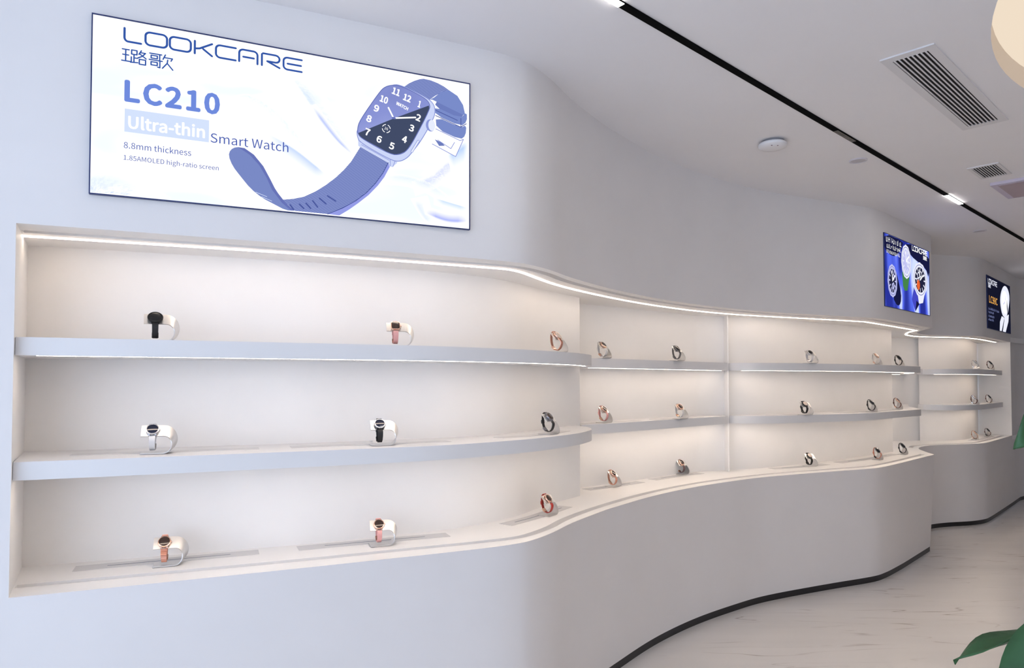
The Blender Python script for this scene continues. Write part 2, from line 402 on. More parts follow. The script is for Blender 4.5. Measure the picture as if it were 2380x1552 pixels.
# ------------------------------------------------------------------ watch stands and watches
def stand_mesh():
    HF, HB, XL, XB = 0.062, 0.098, -0.046, 0.025
    rows = []
    prof = [(-0.0 + XL + (XB - XL) * k / 3, 1.0, None) for k in range(4)]
    N = 16
    for e in (0, 1):
        h = (HF, HB)[e]; r = h / 2; line = []
        def yy(fr):
            t = fr * fr * (3 - 2 * fr)
            return (-0.032 + t * 0.016) if e == 0 else (0.034 - t * 0.020)
        for k in range(4):
            line.append((XL + (XB - XL) * k / 4, yy(1.0), h))
        for k in range(N + 1):
            a = math.pi / 2 - math.pi * k / N
            z = r + r * math.sin(a)
            line.append((XB + r * 0.90 * math.cos(a), yy(z / h), z))
        for k in range(4):
            line.append((XB - (XB - XL) * (k + 1) / 4, yy(0), 0.0))
        rows.append(line)
    bm = bmesh.new(); M = 5; G = []
    for j in range(M):
        t = j / (M - 1)
        G.append([bm.verts.new(tuple(a + (b - a) * t for a, b in zip(p, q))) for p, q in zip(*rows)])
    for j in range(M - 1):
        for i in range(len(G[0]) - 1):
            bm.faces.new((G[j][i], G[j][i + 1], G[j + 1][i + 1], G[j + 1][i]))
    bmesh.ops.recalc_face_normals(bm, faces=bm.faces)
    # thicken towards the inside of the bend
    cen = Vector((0.0, 0.0, 0.04))
    bm.normal_update()
    off = {}
    for v in bm.verts:
        nrm = v.normal.copy()
        if v.co.z < 0.001: nrm = Vector((0, 0, 1))
        elif nrm.dot(cen - v.co) < 0: nrm = -nrm
        off[v] = nrm * 0.0032
    src = list(bm.verts); new = {v: bm.verts.new(v.co + off[v]) for v in src}
    bound = [e for e in bm.edges if len(e.link_faces) == 1]
    for f in list(bm.faces): bm.faces.new([new[v] for v in reversed(f.verts)])
    for e in bound: bm.faces.new((e.verts[0], e.verts[1], new[e.verts[1]], new[e.verts[0]]))
    return bm_mesh('watch_stand', bm, True, 40)
STAND = stand_mesh()

# frame on the sloping plate: D up the slope (inwards), NRM out of the plate
PA, PB = Vector((0, -0.016, 0.062)), Vector((0, 0.014, 0.098))
D = (PB - PA).normalized(); NRM = Vector((0, -D.z, D.y))
PM = (PA + PB) / 2
XW = -0.010                                             # the watch sits left of the stand's middle
BASIS = Matrix(((1, 0, 0), (0, D.y, D.z), (0, NRM.y, NRM.z))).transposed().to_4x4()
WM = Matrix.Translation(Vector((XW, PM.y, PM.z))) @ BASIS   # local (x, d, n) -> stand space
def wmesh(name, V, Fc, smooth=True, ang=35):
    return mesh_of(name, [WM @ Vector(v) for v in V], Fc, smooth, ang)
def rounded(r, n, sq):
    out = []
    for k in range(n):
        a = 2 * math.pi * k / n; c, s = math.cos(a), math.sin(a)
        if sq:
            e = 2 / 5.0
            out.append((r * 0.86 * math.copysign(abs(c) ** e, c), r * math.copysign(abs(s) ** e, s)))
        else: out.append((r * c, r * s))
    return out
def stack(rings):
    """rings: list of (outline scale list, height)"""
    V, Fc = [], []; n = len(rings[0][0])
    for o, h in rings: V += [(x, y, h) for x, y in o]
    for i in range(len(rings) - 1):
        for k in range(n):
            Fc.append((i * n + k, i * n + (k + 1) % n, (i + 1) * n + (k + 1) % n, (i + 1) * n + k))
    Fc.append(tuple(range(n))[::-1]); Fc.append(tuple((len(rings) - 1) * n + k for k in range(n)))
    return V, Fc
R0 = 0.0218
CACHE = {}
def cached(key, fn):
    if key not in CACHE: CACHE[key] = fn()
    return CACHE[key].copy() if False else CACHE[key]
def case_geo(sq, k=1.0):
    o = lambda s: [(x * s * k, y * s * k) for x, y in rounded(R0, 40, sq)]
    return stack([(o(0.86), 0.0008), (o(0.97), 0.002), (o(1.0), 0.005), (o(1.0), 0.0085), (o(0.96), 0.0103), (o(0.86), 0.0106)])
def dial_geo(sq, k=1.0):
    o = lambda s: [(x * s * k, y * s * k) for x, y in rounded(R0, 40, sq)]
    return stack([(o(0.85), 0.0100), (o(0.85), 0.0109), (o(0.78), 0.0113)])
def bezel_geo(teeth, kk=1.0):
    V, Fc = [], []; n = 72
    for r, h in ((0.84, 0.0105), (0.86, 0.0122), (0.97, 0.0122), (1.03, 0.0100), (1.03, 0.0075), (0.95, 0.0075)):
        for k in range(n):
            a = 2 * math.pi * k / n
            q = kk * r * (1.0 + (0.025 if (teeth and r > 0.9 and (k // 3) % 2) else 0))
            V.append((R0 * q * math.cos(a), R0 * q * math.sin(a), h))
    for i in range(6):
        for k in range(n):
            j = (i + 1) % 6; Fc.append((i * n + k, i * n + (k + 1) % n, j * n + (k + 1) % n, j * n + k))
    return V, Fc
RING = spline([(0.0126, 0.1022), (0.0200, 0.1020), (0.0272, 0.0935), (0.0298, 0.078), (0.0290, 0.055), (0.0220, 0.032), (0.0085, 0.0175), (-0.0060, 0.0140), (-0.0190, 0.0220), (-0.0268, 0.0375), (-0.0282, 0.0510), (-0.0215, 0.0618)], 6)
RN = []
for i_ in range(len(RING)):
    t_ = (RING[min(i_ + 1, len(RING) - 1)] - RING[max(i_ - 1, 0)]).normalized()
    o_ = Vector((t_.y, -t_.x))
    if o_.dot(RING[i_] - Vector((0.0, 0.058))) < 0: o_ = -o_
    RN.append(o_)
def to_dn(p):
    """stand-space (y, z) to the plate's own (d, n)"""
    v = Vector((0, p.x, p.y)) - PM
    return v.dot(D), v.dot(NRM)
def strap_geo(links, w0=0.0105, th=0.0028):
    V, Fc = [], []; n = len(RING) - 1
    for k in range(n + 1):
        u = abs(k / n - 0.5) * 2; w = w0 * (0.84 + 0.16 * u); tt = th
        if links: tt = th * (1.25 if k % 2 else 0.55)
        for sx, so in ((-w, 0), (w, 0), (w * 0.9, tt), (-w * 0.9, tt)): V.append((sx, *to_dn(RING[k] + RN[k] * so)))
    for k in range(n):
        for j in range(4):
            Fc.append((4 * k + j, 4 * k + (j + 1) % 4, 4 * k + 4 + (j + 1) % 4, 4 * k + 4 + j))
    return V, Fc + [(0, 1, 2, 3)[::-1], tuple(4 * n + j for j in range(4))]
def band_piece(f, wid, half, th):
    """a keeper or buckle round the strap at fraction f of its length"""
    V = []; c = f * (len(RING) - 1); k0, k1 = int(c - half), int(c + half); n = k1 - k0
    for k in range(k0, k1 + 1):
        for sx, so in ((-wid, -0.0014), (wid, -0.0014), (wid, th), (-wid, th)): V.append((sx, *to_dn(RING[k] + RN[k] * so)))
    Fc = [(4 * k + j, 4 * k + (j + 1) % 4, 4 * k + 4 + (j + 1) % 4, 4 * k + 4 + j) for k in range(n) for j in range(4)]
    return V, Fc + [(3, 2, 1, 0), tuple(4 * n + j for j in range(4))]
def lug_geo(sgn):
    V, Fc = [], []
    for sx in (-1, 1):
        b = len(V); x0, x1 = sorted((sx * 0.0075, sx * 0.0125))
        y0, y1 = 0.0165 * sgn, 0.0245 * sgn
        for x in (x0, x1):
            V += [(x, y0, 0.003), (x, y0, 0.0085), (x, y1, 0.0050), (x, y1, 0.0005)]
        Fc += [(b, b + 1, b + 2, b + 3), (b + 4, b + 5, b + 6, b + 7)[::-1]] + [(b + j, b + (j + 1) % 4, b + 4 + (j + 1) % 4, b + 4 + j)[::-1] for j in range(4)]
    return V, Fc
def crown_geo():
    V = []; n = 14
    for x, r in ((0.0195, 0.0026), (0.0235, 0.0030), (0.0245, 0.0022)):
        for k in range(n):
            a = 2 * math.pi * k / n; V.append((x, r * math.cos(a), 0.0055 + r * math.sin(a)))
    Fc = [(i * n + k, i * n + (k + 1) % n, (i + 1) * n + (k + 1) % n, (i + 1) * n + k) for i in range(2) for k in range(n)]
    return V, Fc + [tuple(range(n))[::-1], tuple(2 * n + k for k in range(n))]

CM = dict(
    black=mat('case_black', (0.012, 0.012, 0.014), 0.3, metal=0.4), silver=mat('case_silver', (0.78, 0.78, 0.80), 0.18, metal=1.0),
    rose=mat('case_rose_gold', (0.86, 0.55, 0.42), 0.2, metal=0.95), grey=mat('case_grey', (0.20, 0.195, 0.20), 0.3, metal=0.8),
    white=mat('case_white', (0.80, 0.78, 0.77), 0.3), gunmetal=mat('case_gunmetal', (0.25, 0.25, 0.28), 0.25, metal=0.9))
SM_ = dict(
    black=mat('strap_black', (0.013, 0.012, 0.013), 0.55), white=mat('strap_white', (0.80, 0.77, 0.75), 0.55), pink=mat('strap_pink', (0.80, 0.40, 0.37), 0.55),
    red=mat('strap_red', (0.42, 0.020, 0.012), 0.45), rosem=mat('strap_rose_metal', (0.72, 0.36, 0.26), 0.32, metal=0.7), brown=mat('strap_brown', (0.13, 0.045, 0.03), 0.5),
    greym=mat('strap_grey_mesh', (0.24, 0.23, 0.23), 0.4, metal=0.7), plum=mat('strap_plum', (0.14, 0.075, 0.075), 0.5), coral=mat('strap_coral', (0.62, 0.24, 0.16), 0.5), tan=mat('strap_tan', (0.58, 0.32, 0.20), 0.5))
DM = dict(black=mat('dial_black', (0.008, 0.008, 0.010), 0.12), navy=mat('dial_navy', (0.010, 0.014, 0.035), 0.10), brown=mat('dial_brown', (0.045, 0.024, 0.018), 0.12), pale=mat('dial_pale', (0.75, 0.62, 0.52), 0.15))  # pale is a dial colour, and also painted glare on some black dials
TEETH = mat('bezel_bright', (0.45, 0.47, 0.52), 0.25, metal=0.9)
def part(parent, nm, key, geo, m):
    k = (key, m.name)
    if k not in CACHE:
        me = wmesh(nm, *geo()); bm = bmesh.new(); bm.from_mesh(me); bmesh.ops.recalc_face_normals(bm, faces=bm.faces); bm.to_mesh(me); bm.free()
        me.materials.append(m); CACHE[k] = me
    return link(nm, CACHE[k], None, parent)
def make_watch(loc, rz, label, sq=False, case='silver', strap='black', dial='black', bezel=None, links=False, k=1.0):
    o = empty('wrist_watch', loc, rz)
    part(o, 'case', 'case%d%g' % (sq, k), lambda: case_geo(sq, k), CM[case])
    part(o, 'dial', 'dial%d%g' % (sq, k), lambda: dial_geo(sq, k), DM[dial])
    part(o, 'crown', 'crown', crown_geo, CM[case])
    if bezel: part(o, 'bezel', 'bezel%s%g' % (bezel, k), lambda: bezel_geo(bezel == 'teeth', k), TEETH if bezel == 'teeth' else CM[case])
    for s in (-1, 1): part(o, 'lug', 'lug%d' % s, lambda: lug_geo(s), CM[case])
    st = part(o, 'strap', 'strap%d' % links, lambda: strap_geo(links), SM_[strap])
    if not links:
        part(st, 'strap_keeper', 'keeper', lambda: band_piece(0.36, 0.0100, 2, 0.0052), SM_[strap])
    part(st, 'buckle', 'buckle', lambda: band_piece(0.50, 0.0108, 3, 0.0050), CM[case] if case != 'white' else CM['silver'])
    return tag(o, label, 'watch', 'watches on display')

def tangent(p):
    best, bd = None, 1e9
    for P in (WA, WB):
        for i in range(len(P) - 1):
            d = (P[i] - p).length
            if d < bd: bd, best = d, (P[i + 1] - P[max(i - 1, 0)])
    return math.atan2(best.y, best.x)
B, M, T = Z_COUNTER + 0.0014, Z_MID + 0.0014, Z_TOP + 0.0005
WATCHES = [
    # x, y, z, heading offset (deg), watch options, watch label, where (for the stand)
    (-1.258, 2.46, T, 4, dict(case='black', strap='black', bezel='plain', k=1.13), 'black round watch on black strap, leftmost on the upper shelf', 'leftmost on the upper shelf'),
    (-0.465, 2.815, T, -9, dict(sq=True, case='rose', strap='pink', dial='brown'), 'square rose gold watch on pale pink strap on the upper shelf', 'under the square watch with pink strap'),
    (0.225, 3.40, T, -6, dict(case='rose', strap='rosem', dial='pale', links=True), 'rose gold watch on a beaded chain bracelet at the bowed shelf end', 'under the watch with chain bracelet'),
    (-1.259, 2.455, M, 0, dict(case='silver', strap='white', dial='navy'), 'silver round watch with dark dial on white strap, leftmost on the lower shelf', 'leftmost on the lower shelf'),
    (-0.52, 2.778, M, -5, dict(case='black', strap='black', dial='navy', bezel='teeth'), 'black watch with notched bright bezel and black strap', 'under the watch with notched bezel'),
    (0.181, 3.362, M, -6, dict(case='gunmetal', strap='black', dial='brown', bezel='plain'), 'dark watch on black strap at the bowed end of the lower shelf', 'at the bowed end of the lower shelf'),
    (-1.26, 2.552, B, -2, dict(case='rose', strap='rosem', dial='brown', links=True), 'rose gold watch on a shiny copper link strap, leftmost on the counter', 'leftmost on the counter'),
    (-0.537, 2.862, B, -6, dict(case='rose', strap='pink', dial='brown'), 'round rose gold watch on pale pink strap on the counter', 'under the round watch with pink strap on the counter'),
    (0.183, 3.502, B, -4, dict(case='rose', strap='red', dial='brown'), 'rose gold watch on a bright red strap on the counter', 'under the watch with red strap'),
    (0.562, 4.25, T, 0, dict(case='rose', strap='white', dial='brown'), 'rose gold watch on white strap, on the left of the recessed bay upper shelf', 'on the left of the recessed bay upper shelf'),
    (1.129, 4.72, T, 0, dict(sq=True, case='grey', strap='greym', dial='black', links=True), 'square grey watch on grey mesh strap in the recessed bay', 'under the square grey watch'),
    (0.572, 4.294, M, 0, dict(case='rose', strap='pink', dial='brown'), 'rose gold watch on pink strap in the recessed bay', 'under the pink watch of the recessed bay'),
    (1.152, 4.742, M, 0, dict(case='rose', strap='white', dial='brown'), 'rose gold watch on white strap on the recessed bay lower shelf', 'under the white strap watch on the recessed bay lower shelf'),
    (0.649, 4.448, B, 0, dict(case='rose', strap='rosem', dial='brown', links=True), 'rose gold watch on copper link strap on the recessed bay counter', 'under the copper watch of the recessed bay'),
    (1.233, 5.046, B, 0, dict(case='rose', strap='plum', dial='brown'), 'rose gold watch on dark plum strap in the recessed bay', 'under the plum strap watch'),
    (2.308, 5.35, T, -4, dict(case='silver', strap='white', dial='black'), 'silver watch with black dial on white strap on the middle bay upper shelf', 'left on the middle bay upper shelf'),
    (3.134, 5.95, T, 0, dict(case='rose', strap='white', dial='pale'), 'pale watch on white strap beside the black one on the middle bay upper shelf', 'second on the middle bay upper shelf'),
    (3.578, 6.40, T, -4, dict(case='black', strap='black', dial='black'), 'black watch at the right end of the middle bay upper shelf', 'at the right end of the middle bay upper shelf'),
    (2.251, 5.32, M, -4, dict(case='black', strap='black', dial='pale'), 'black watch with glare painted pale over its black dial, left on the middle bay lower shelf', 'left on the middle bay lower shelf'),  # black dial coloured pale to stand in for the ceiling's reflection
    (3.029, 5.839, M, 0, dict(case='black', strap='black', dial='black'), 'black watch second on the middle bay lower shelf', 'second on the middle bay lower shelf'),
    (3.56, 6.40, M, 0, dict(case='rose', strap='brown', dial='brown'), 'rose gold watch on brown strap at the right end of the middle bay lower shelf', 'at the right end of the middle bay lower shelf'),
    (2.362, 5.507, B, -4, dict(case='black', strap='black', dial='pale'), 'black watch with ceiling glare painted into its black dial on the middle bay counter', 'left on the middle bay counter'),  # pale dial colour paints the ceiling glare on a black dial
    (3.14, 5.965, B, 0, dict(case='black', strap='coral', dial='black'), 'black watch on coral strap on the middle bay counter', 'under the coral strap watch'),
    (3.605, 6.406, B, 0, dict(case='black', strap='black', dial='black'), 'black watch at the right end of the middle bay counter', 'at the right end of the middle bay counter'),
    (5.16, 7.71, T, 0, dict(case='white', strap='white', dial='pale'), 'pale watch on white strap on the farthest upper shelf', 'under the pale watch on the farthest upper shelf'),
    (5.61, 8.12, T, -3, dict(case='black', strap='brown', dial='black'), 'dark watch at the right of the farthest upper shelf', 'at the right of the farthest upper shelf'),
    (5.11, 7.66, M, 0, dict(case='silver', strap='brown', dial='pale'), 'steel watch on dark strap, left on the farthest lower shelf', 'left on the farthest lower shelf'),
    (5.56, 8.08, M, 0, dict(case='black', strap='brown', dial='black'), 'dark watch at the right of the farthest lower shelf', 'at the right of the farthest lower shelf'),
    (5.36, 8.04, B, 0, dict(case='rose', strap='tan', dial='brown'), 'tan strapped watch on the farthest counter', 'under the tan strapped watch on the farthest counter'),
    (5.80, 8.46, B, 0, dict(case='black', strap='brown', dial='black'), 'dark watch at the right of the farthest counter', 'at the right of the farthest counter')]
for x, y, z, da, opt, label, where in WATCHES:
    rz = tangent(Vector((x, y))) + math.radians(da)
    st = link('watch_stand', STAND, ALU); st.location = (x, y, z); st.rotation_euler = (0, 0, rz)
    tag(st, 'curved silver watch stand ' + where, 'stand', 'watch stands')
    make_watch((x, y, z), rz, label, **opt)

# ------------------------------------------------------------------ lit poster screens
def poly_obj(name, pts, m, parent, z=0.0, mm=True, th=0.0006):
    k = 0.001 if mm else 1.0
    bm = bmesh.new()
    f = bm.faces.new([bm.verts.new((p[0] * k, p[1] * k, z)) for p in pts])
    bmesh.ops.triangulate(bm, faces=[f])
    me = bm_mesh(name, bm)
    for p in me.polygons: pass
    return link(name, me, m, parent)
def rounded_poly(pts, it=2):
    for _ in range(it):
        out = []
        for i in range(len(pts)):
            a, b = pts[i], pts[(i + 1) % len(pts)]
            out += [(a[0] * .75 + b[0] * .25, a[1] * .75 + b[1] * .25), (a[0] * .25 + b[0] * .75, a[1] * .25 + b[1] * .75)]
        pts = out
    return pts
def strokes(name, lines, w, m, parent, z):
    """flat pen strokes with round joints: lines in metres"""
    V, Fc = [], []
    for L in lines:
        for i in range(len(L) - 1):
            a, b = Vector(L[i]), Vector(L[i + 1]); t = (b - a)
            if t.length < 1e-6: continue
            t.normalize(); n = Vector((-t.y, t.x)) * w / 2; k = len(V)
            V += [(*(a - n), z), (*(b - n), z), (*(b + n), z), (*(a + n), z)]; Fc.append((k, k + 1, k + 2, k + 3))
        for p in L:
            k = len(V); V += [(p[0] + w / 2 * math.cos(q * math.pi / 4), p[1] + w / 2 * math.sin(q * math.pi / 4), z + 0.00005) for q in range(8)]
            Fc.append(tuple(range(k, k + 8)))
    return link(name, mesh_of(name, V, Fc), m, parent)
def arc(cx, cy, rx, ry, a0, a1, n=6):
    return [(cx + rx * math.cos(math.radians(a0 + (a1 - a0) * k / n)), cy + ry * math.sin(math.radians(a0 + (a1 - a0) * k / n))) for k in range(n + 1)]
q = 0.22; r_ = 0.30
GL = {
    'L': [[(0, 1), (0, r_)] + arc(q, r_, q, r_, 180, 270) + [(1, 0)]],
    'O': [arc(q, r_, q, r_, 180, 270) + arc(1 - q, r_, q, r_, 270, 360) + arc(1 - q, 1 - r_, q, r_, 0, 90) + arc(q, 1 - r_, q, r_, 90, 180) + [(0, r_)]],
    'K': [[(0, 1), (0, 0)], [(0.02, 0.40), (0.28, 0.46), (1, 0.98)], [(0.48, 0.46), (1, 0)]],
    'C': [[(1, 1), (q, 1)] + arc(q, 1 - r_, q, r_, 90, 180) + arc(q, r_, q, r_, 180, 270) + [(1, 0)]],
    'A': [[(0, 0), (0, 1 - r_)] + arc(q, 1 - r_, q, r_, 180, 90) + arc(1 - q, 1 - r_, q, r_, 90, 0) + [(1, 0)], [(0.22, 0.42), (0.80, 0.42)]],
    'R': [[(0, 0), (0, 0.92)], [(0.06, 1), (1 - q, 1)] + arc(1 - q, 0.70, q, 0.30, 90, -90) + [(0.30, 0.40), (1, 0)]],
    'E': [[(1, 1), (q, 1)] + arc(q, 1 - r_, q, r_, 90, 180) + arc(q, r_, q, r_, 180, 270) + [(1, 0)], [(0.22, 0.5), (0.96, 0.5)]]}
LOGO = [('L', 0.000, 0.086), ('O', 0.109, 0.223), ('O', 0.238, 0.352), ('K', 0.374, 0.470), ('C', 0.492, 0.605), ('A', 0.625, 0.732), ('R', 0.758, 0.864), ('E', 0.888, 1.0)]
def logo(parent, x, y, w, h, pen, m, z):
    for ch, a, b in LOGO:
        strokes('letter', [[(x + w * (a + (b - a) * p[0]), y + h * p[1]) for p in L] for L in GL[ch]], pen, m, parent, z)
HAN = [   # two brush-less hanzi drawn as even lines, unit boxes
    [[(0.02, .92), (.30, .92)], [(.04, .55), (.28, .55)], [(0, .12), (.34, .12)], [(.16, .92), (.16, .12)],
     [(.40, .95), (.62, .95), (.62, .66), (.40, .66), (.40, .95)], [(.50, .66), (.50, .12)], [(.50, .42), (.64, .42)], [(.39, .46), (.39, .10)], [(.36, .08), (.66, .12)],
     [(.80, 1), (.70, .72)], [(.76, .86), (.97, .86), (.84, .62), (.66, .46)], [(.74, .76), (1, .48)], [(.72, .38), (.98, .38), (.98, .04), (.72, .04), (.72, .38)]],
    [[(.02, .95), (.52, .95)], [(.08, .82), (.34, .82), (.34, .62), (.08, .62), (.08, .82)], [(.44, .95), (.44, .52)], [(0, .50), (.55, .50)], [(.08, .36), (.34, .36), (.34, .14), (.08, .14), (.08, .36)], [(.45, .50), (.45, .02), (.36, .04)],
     [(.68, 1), (.58, .66)], [(.63, .80), (.98, .80), (.92, .62)], [(.78, .66), (.76, .42), (.56, .02)], [(.77, .40), (1, 0)]]]
def hanzi(parent, x, y, w, h, pen, m, z):
    for i in (0, 1):
        ox = x + i * w * 0.53; ww = w * 0.47
        strokes('character', [[(ox + ww * p[0], y + h * p[1]) for p in L] for L in HAN[i]], pen, m, parent, z)
FONT = None
try:
    import os
    FONT = bpy.data.fonts.load(os.path.join(bpy.utils.system_resource('DATAFILES'), 'fonts', 'Noto Sans CJK Regular.woff2'))
except Exception:
    FONT = None
def text(name, body, x, y, w, h, m, parent, z, rot=0.0, bold=0.0, spacing=1.0):
    """printed words fitted to a box (x, y = lower left)"""
    c = bpy.data.curves.new(name, 'FONT'); c.body = body
    if FONT: c.font = FONT
    c.space_character = spacing; c.resolution_u = 3; c.fill_mode = 'FRONT'
    t = bpy.data.objects.new('tmp', c); COL.objects.link(t)
    dg = bpy.context.evaluated_depsgraph_get(); dg.update()
    me = bpy.data.meshes.new_from_object(t.evaluated_get(dg)); bpy.data.objects.remove(t)
    xs = [v.co.x for v in me.vertices]; ys = [v.co.y for v in me.vertices]
    x0, x1, y0, y1 = min(xs), max(xs), min(ys), max(ys)
    sx, sy = w / (x1 - x0), h / (y1 - y0)
    for v in me.vertices:
        v.co = ((v.co.x - x0) * sx, (v.co.y - y0) * sy, 0)
    if bold:                                            # heavier weight: the same glyphs laid over themselves, slightly shifted
        V0 = [tuple(v.co) for v in me.vertices]; F0 = [tuple(p.vertices) for p in me.polygons]; V1, F1 = [], []
        for i in range(8):
            a = i * math.pi / 4; b = len(V1)
            V1 += [(p[0] + bold * h * math.cos(a), p[1] + bold * h * math.sin(a), i * 0.00002) for p in V0]; F1 += [tuple(b + k for k in f) for f in F0]
        me = mesh_of(name, V1, F1)
    me.name = name; me.materials.clear()
    o = link(name, me, m, parent)
    if rot:
        a = math.radians(rot); o.rotation_euler = (0, 0, a)
        o.location = (x + w / 2 - (w / 2 * math.cos(a) - h / 2 * math.sin(a)), y + h / 2 - (w / 2 * math.sin(a) + h / 2 * math.cos(a)), z)
    else: o.location = (x, y, z)
    return o
def screen_base(p, q, s0, w, h, z0, label, bgm, dep=0.009):
    p, q = Vector(p), Vector(q); d = (q - p).normalized(); n = Vector((d.y, -d.x))
    a = p + d * s0 + n * 0.001
    o = empty('poster_screen', (a.x, a.y, z0))
    o.rotation_euler = Matrix(((d.x, 0, n.x), (d.y, 0, n.y), (0, 1, 0))).to_euler()
    FR = mat('frame_blue_black', (0.02, 0.035, 0.14), 0.35, metal=0.3)
    bm = bmesh.new(); t = 0.0035
    for c, s in (((w / 2, t / 2, dep / 2), (w, t, dep)), ((w / 2, h - t / 2, dep / 2), (w, t, dep)), ((t / 2, h / 2, dep / 2), (t, h - 2 * t, dep)), ((w - t / 2, h / 2, dep / 2), (t, h - 2 * t, dep))):
        box_bm(bm, c, s)
    link('frame', bm_mesh('frame', bm), FR, o)
    bm = bmesh.new(); box_bm(bm, (w / 2, h / 2, (dep - 0.004) / 2), (w - 2 * t, h - 2 * t, dep - 0.004))
    link('lit_panel', bm_mesh('lit_panel', bm), bgm, o)
    tag(o, label, 'screen', 'lit poster screens')
    return o
def bg_mat(name, stops, scale, rot, distort, strength=1.0, detail=2.0):
    """backlit print: soft flowing bands between the given colours"""
    m = bpy.data.materials.new(name); m.use_nodes = True; nt = m.node_tree; nt.nodes.clear()
    N, L = nt.nodes, nt.links
    tc = N.new('ShaderNodeTexCoord'); mp = N.new('ShaderNodeMapping'); mp.inputs['Rotation'].default_value = (0, 0, math.radians(rot)); mp.inputs['Scale'].default_value = scale
    nz = N.new('ShaderNodeTexNoise'); nz.inputs['Scale'].default_value = 1.0; nz.inputs['Detail'].default_value = detail; nz.inputs['Distortion'].default_value = distort
    r = N.new('ShaderNodeValToRGB'); r.color_ramp.interpolation = 'EASE'
    while len(r.color_ramp.elements) < len(stops): r.color_ramp.elements.new(0.5)
    for e, (pos, c) in zip(r.color_ramp.elements, stops): e.position = pos; e.color = (*lin(c), 1)
    e = N.new('ShaderNodeEmission'); e.inputs[1].default_value = strength * SCREEN
    o = N.new('ShaderNodeOutputMaterial')
    L.new(tc.outputs['Object'], mp.inputs[0]); L.new(mp.outputs[0], nz.inputs['Vector']); L.new(nz.outputs['Fac'], r.inputs[0]); L.new(r.outputs[0], e.inputs[0]); L.new(e.outputs[0], o.inputs[0])
    return m
def weave_mat(name, c0, c1, rot, sc):
    m = bpy.data.materials.new(name); m.use_nodes = True; nt = m.node_tree; nt.nodes.clear(); N, L = nt.nodes, nt.links
    tc = N.new('ShaderNodeTexCoord'); mp = N.new('ShaderNodeMapping'); mp.inputs['Rotation'].default_value = (0, 0, math.radians(rot))
    wv = N.new('ShaderNodeTexWave'); wv.inputs['Scale'].default_value = sc
    mx = N.new('ShaderNodeMixRGB'); mx.inputs[1].default_value = (*lin(c0), 1); mx.inputs[2].default_value = (*lin(c1), 1)
    e = N.new('ShaderNodeEmission'); e.inputs[1].default_value = SCREEN; o = N.new('ShaderNodeOutputMaterial')
    L.new(tc.outputs['Object'], mp.inputs[0]); L.new(mp.outputs[0], wv.inputs['Vector']); L.new(wv.outputs['Fac'], mx.inputs[0]); L.new(mx.outputs[0], e.inputs[0]); L.new(e.outputs[0], o.inputs[0])
    m.cycles.emission_sampling = 'NONE'
    return m

# the large white poster
BG1 = bg_mat('print_drapery', [(0.0, (206, 222, 255)), (0.36, (236, 244, 255)), (0.48, (255, 255, 255)), (1.0, (255, 255, 255))], (1.6, 5.0, 1), 38, 0.6, 1.12)
s1 = screen_base((-1.557, 2.160), (-0.05, 2.833), 0.1975, 1.316, 0.594, 2.1475, 'large white lit poster of a blue square watch above the long left bay', BG1, 0.0165)
Z0 = 0.0125
BLUE = ink('logo_blue', (52, 88, 168)); MIDB = ink('mid_blue', (112, 140, 222)); TXT = ink('text_blue', (70, 92, 176)); PALE = ink('pale_box', (214, 228, 254)); WHITE = em('print_white', (1, 1, 1), SCREEN * 1.15); WHITE.cycles.emission_sampling = 'NONE'
# drapery folds: printed strips that fade from a tone on one edge to white on the other
def fold_mat():
    m = bpy.data.materials.new('print_fold'); m.use_nodes = True; nt = m.node_tree; nt.nodes.clear()
    a = nt.nodes.new('ShaderNodeAttribute'); a.attribute_name = 'tone'
    e = nt.nodes.new('ShaderNodeEmission'); e.inputs[1].default_value = SCREEN * 1.1; o = nt.nodes.new('ShaderNodeOutputMaterial')
    nt.links.new(a.outputs['Color'], e.inputs[0]); nt.links.new(e.outputs[0], o.inputs[0])
    m.cycles.emission_sampling = 'NONE'
    return m
FOLDM = fold_mat()
FOLD = [ink('fold_a', (232, 241, 255)), ink('fold_b', (214, 226, 255))]
def fold(A, Bq, tone, z, peak=0.0, start=4):
    A = spline([Vector((p[0] / 1000, p[1] / 1000)) for p in A], 10); Bq = spline([Vector((p[0] / 1000, p[1] / 1000)) for p in Bq], 10)
    n, mm = len(A), 8; V, Fc, C = [], [], []; t = lin(tone)
    for i in range(n):
        for j in range(mm + 1):
            v = j / mm; p = A[i].lerp(Bq[i], v); V.append((p.x, p.y, z))
            u = i / (n - 1)
            if peak: f = v / peak if v < peak else (1 - v) / (1 - peak)
            else: f = 1 - v
            f = (f ** 1.3) * min(1, start * u + (1 if start > 50 else 0)) * min(1, 4 * (1 - u))
            C.append(tuple(1 + (c - 1) * f for c in t) + (1.0,))
    for i in range(n - 1):
        for j in range(mm):
            a = i * (mm + 1) + j; Fc.append((a, a + 1, a + mm + 2, a + mm + 1))
    me = mesh_of('drapery_fold', V, Fc)
    at = me.color_attributes.new('tone', 'FLOAT_COLOR', 'POINT')
    for k, c in enumerate(C): at.data[k].color = c
    link('drapery_fold', me, FOLDM, s1)
fold([(600, 515), (662, 441), (717, 355), (775, 288), (845, 232)], [(660, 525), (735, 460), (800, 375), (850, 310), (880, 262)], (206, 222, 255), Z0, 0.12)
fold([(690, 400), (730, 345), (785, 285), (848, 234)], [(712, 412), (760, 352), (812, 290), (860, 246)], (180, 194, 252), Z0 + .0001, 0.35)
fold([(420, 390), (486, 408), (573, 368), (647, 294), (735, 175)], [(430, 330), (480, 345), (545, 310), (610, 245), (690, 150)], (228, 238, 252), Z0, 0.05)
fold([(540, 285), (640, 236), (705, 192), (752, 158)], [(520, 250), (612, 192), (685, 146), (742, 112)], (194, 212, 252), Z0 + .0002, 0.1)
